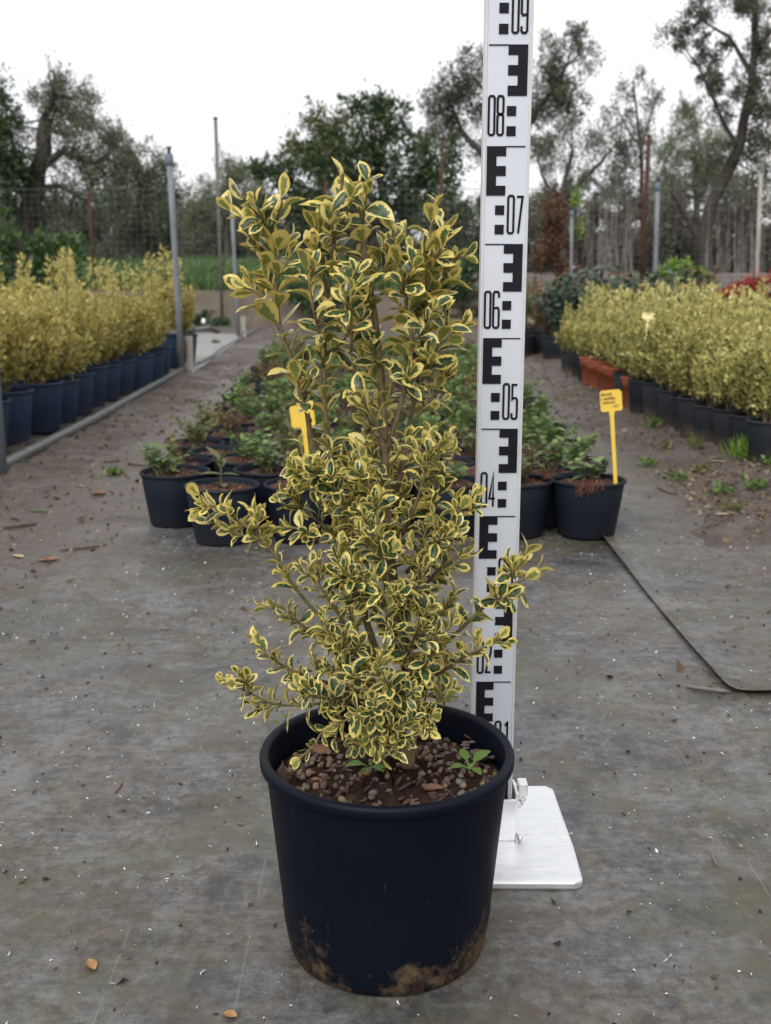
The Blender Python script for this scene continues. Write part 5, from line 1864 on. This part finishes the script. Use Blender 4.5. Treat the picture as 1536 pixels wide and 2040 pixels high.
# weeds on the verges
for k, (px, py, n_, h, mat_, lab) in enumerate(((1478, 938, 40, .085, 'bright_leaf', 'tuft of bright green grass before the last black pots'), (1300, 868, 22, .05, 'seed_green', 'small grass tuft at the foot of the black pots'),
                                                (1290, 930, 16, .03, 'seed_green', 'low green weed on the muddy right verge'), (1350, 960, 14, .03, 'seed_green', 'sprawling green weed in the leaf litter'),
                                                (1500, 985, 26, .035, 'seed_green', 'broad patch of green weed at the litter edge'), (225, 945, 22, .02, 'seed_green', 'flat green weed on the muddy left verge'),
                                                (430, 690, 60, .06, 'grass', 'strip of grass beside the hose near the wall'), (355, 720, 26, .10, 'ivy_leaf', 'dark weed growing beside the riser pipe'),
                                                (1395, 945, 12, .03, 'seed_olive', 'olive weed rosette before the black pots'), (1440, 985, 16, .03, 'seed_green', 'green weed rosette beside the pale dry leaf'),
                                                (1320, 905, 10, .03, 'seed_olive', 'small olive weed between the mud and the pots'), (1525, 950, 20, .04, 'seed_green', 'leafy weed at the foot of the last black pot'),
                                                (1385, 915, 10, .06, 'seed_olive', 'thin grass blades at the foot of the black pots'), (1460, 1030, 10, .03, 'seed_olive', 'flat olive weed in the husk heap'))):
    r2 = np.random.default_rng(1300 + k)
    p = gp(px, py)
    p[2] = float(ground_z(p[0], p[1]))
    root = thing('weed_tuft', lab, 'weed', tuple(p), group='weeds on the verges')
    m = n_ * 3
    d = unit(r2.normal(size=(m, 3)) * np.array([.5, .5, .3]) + np.array([0, 0, .9 if h > .04 else .35]))
    P = np.stack([r2.normal(size=m) * h * .25, r2.normal(size=m) * h * .25, np.zeros(m)], 1)
    if h <= .04:
        P = P * 2.2 + np.stack([0 * P[:, 0], 0 * P[:, 0], r2.uniform(0, h * .6, m)], 1)
    put('blades', cloud_mesh('blades', P, d, h if h > .04 else .022, .006 if h > .04 else .012, r2, M[mat_], .2), root, kind='stuff')

# single fallen leaves and twigs
def fallen_leaf(px, py, L, W, mat, label, rz, curl=.5, name='fallen_leaf'):
    p = gp(px, py)
    z = float(ground_z(p[0], p[1]))
    V, F = [], []
    for i in range(7):
        t_ = i / 6
        w_ = W * .5 * (math.sin(math.pi * min(.98, max(.03, t_)) ** .9)) ** .8
        for j in range(5):
            s = -1 + j / 2
            V.append((s * w_ * (1 - .15 * curl * s * s), L * (t_ - .5), .0012 + curl * w_ * s * s * .5 + curl * L * .12 * (t_ - .5) ** 2 * 2))
    for i in range(6):
        for j in range(4):
            a = i * 5 + j
            F.append((a, a + 1, a + 6, a + 5))
    o = put(name, mesh_np(name, V, F, M[mat], True), None, (p[0], p[1], z), (0, 0, rz))
    return tag(o, label, 'leaf', 'single fallen leaves')


fallen_leaf(182, 1925, .020, .013, 'orange_leaf', 'orange tan leaf scrap on the tracer thread', .6, 1.0)
fallen_leaf(458, 2024, .014, .012, 'orange_leaf', 'pale orange leaf scrap at the edge before the pot', 1.2, .8)
fallen_leaf(195, 987, .060, .030, 'brown_leaf', 'curled red brown leaf on the muddy left verge', 1.6, 1.2)
fallen_leaf(75, 1018, .055, .024, 'green_leaf', 'flat dark green leaf on the muddy left verge', 1.5, .2)
fallen_leaf(36, 1110, .040, .022, 'tan_leaf', 'pale grey leaf in the mud below the green leaf', 1.0, .5)
fallen_leaf(45, 935, .075, .022, 'green_leaf', 'pale green leaf lying against the hose', 1.3, .6)
fallen_leaf(95, 1118, .060, .028, 'brown_leaf', 'brown leaf pressed in the left mud beside the pale grey leaf', 1.9, .7)
fallen_leaf(1440, 1040, .050, .022, 'tan_leaf', 'tan husk lying on the cloth below the litter heap', 1.4, .6)
fallen_leaf(1430, 935, .060, .024, 'tan_leaf', 'pale dry leaf in the litter under the grass tuft', 1.2, .8)
fallen_leaf(480, 1644, .012, .005, 'brown_leaf', 'tiny red brown scrap on the cloth left of the pot', 1.5, .5)


def twig(px0, py0, px1, py1, rad, label, mat='twig', lift=.0):
    a, b = gp(px0, py0), gp(px1, py1)
    a[2], b[2] = float(ground_z(a[0], a[1])) + rad + lift, float(ground_z(b[0], b[1])) + rad + lift
    m_ = (a + b) / 2 + np.array([.05 * (b - a)[1], -.05 * (b - a)[0], .001])
    o = MB().tube(spline([a - a, m_ - a, b - a], 9), [rad * .6] + [rad] * 7 + [rad * .4], 6).build('twig', M[mat], None, True, loc=tuple(a))
    return tag(o, label, 'twig', 'fallen twigs')


twig(225, 1585, 244, 1558, .0012, 'short brown twig on the cloth left of the pot', 'brown_leaf')
twig(1310, 975, 1345, 990, .0025, 'thin bent twig on the cloth right of the labelled pot')
twig(1365, 1372, 1455, 1383, .0035, 'long grey split twig along the lifted cloth edge', 'post_grey')
twig(5, 1060, 75, 1045, .004, 'long grey stick in the left mud')
twig(205, 922, 240, 920, .004, 'dark stick beside the flat weed on the left verge')
twig(255, 925, 300, 930, .004, 'pale brown stick near the corner seedling pot', 'brown_wood')
twig(120, 1098, 200, 1090, .003, 'dark stick in the left mud before the cloth')
twig(1418, 1705, 1428, 1728, .0010, 'tiny straw on the cloth right of the foot plate', 'pebble_tan')
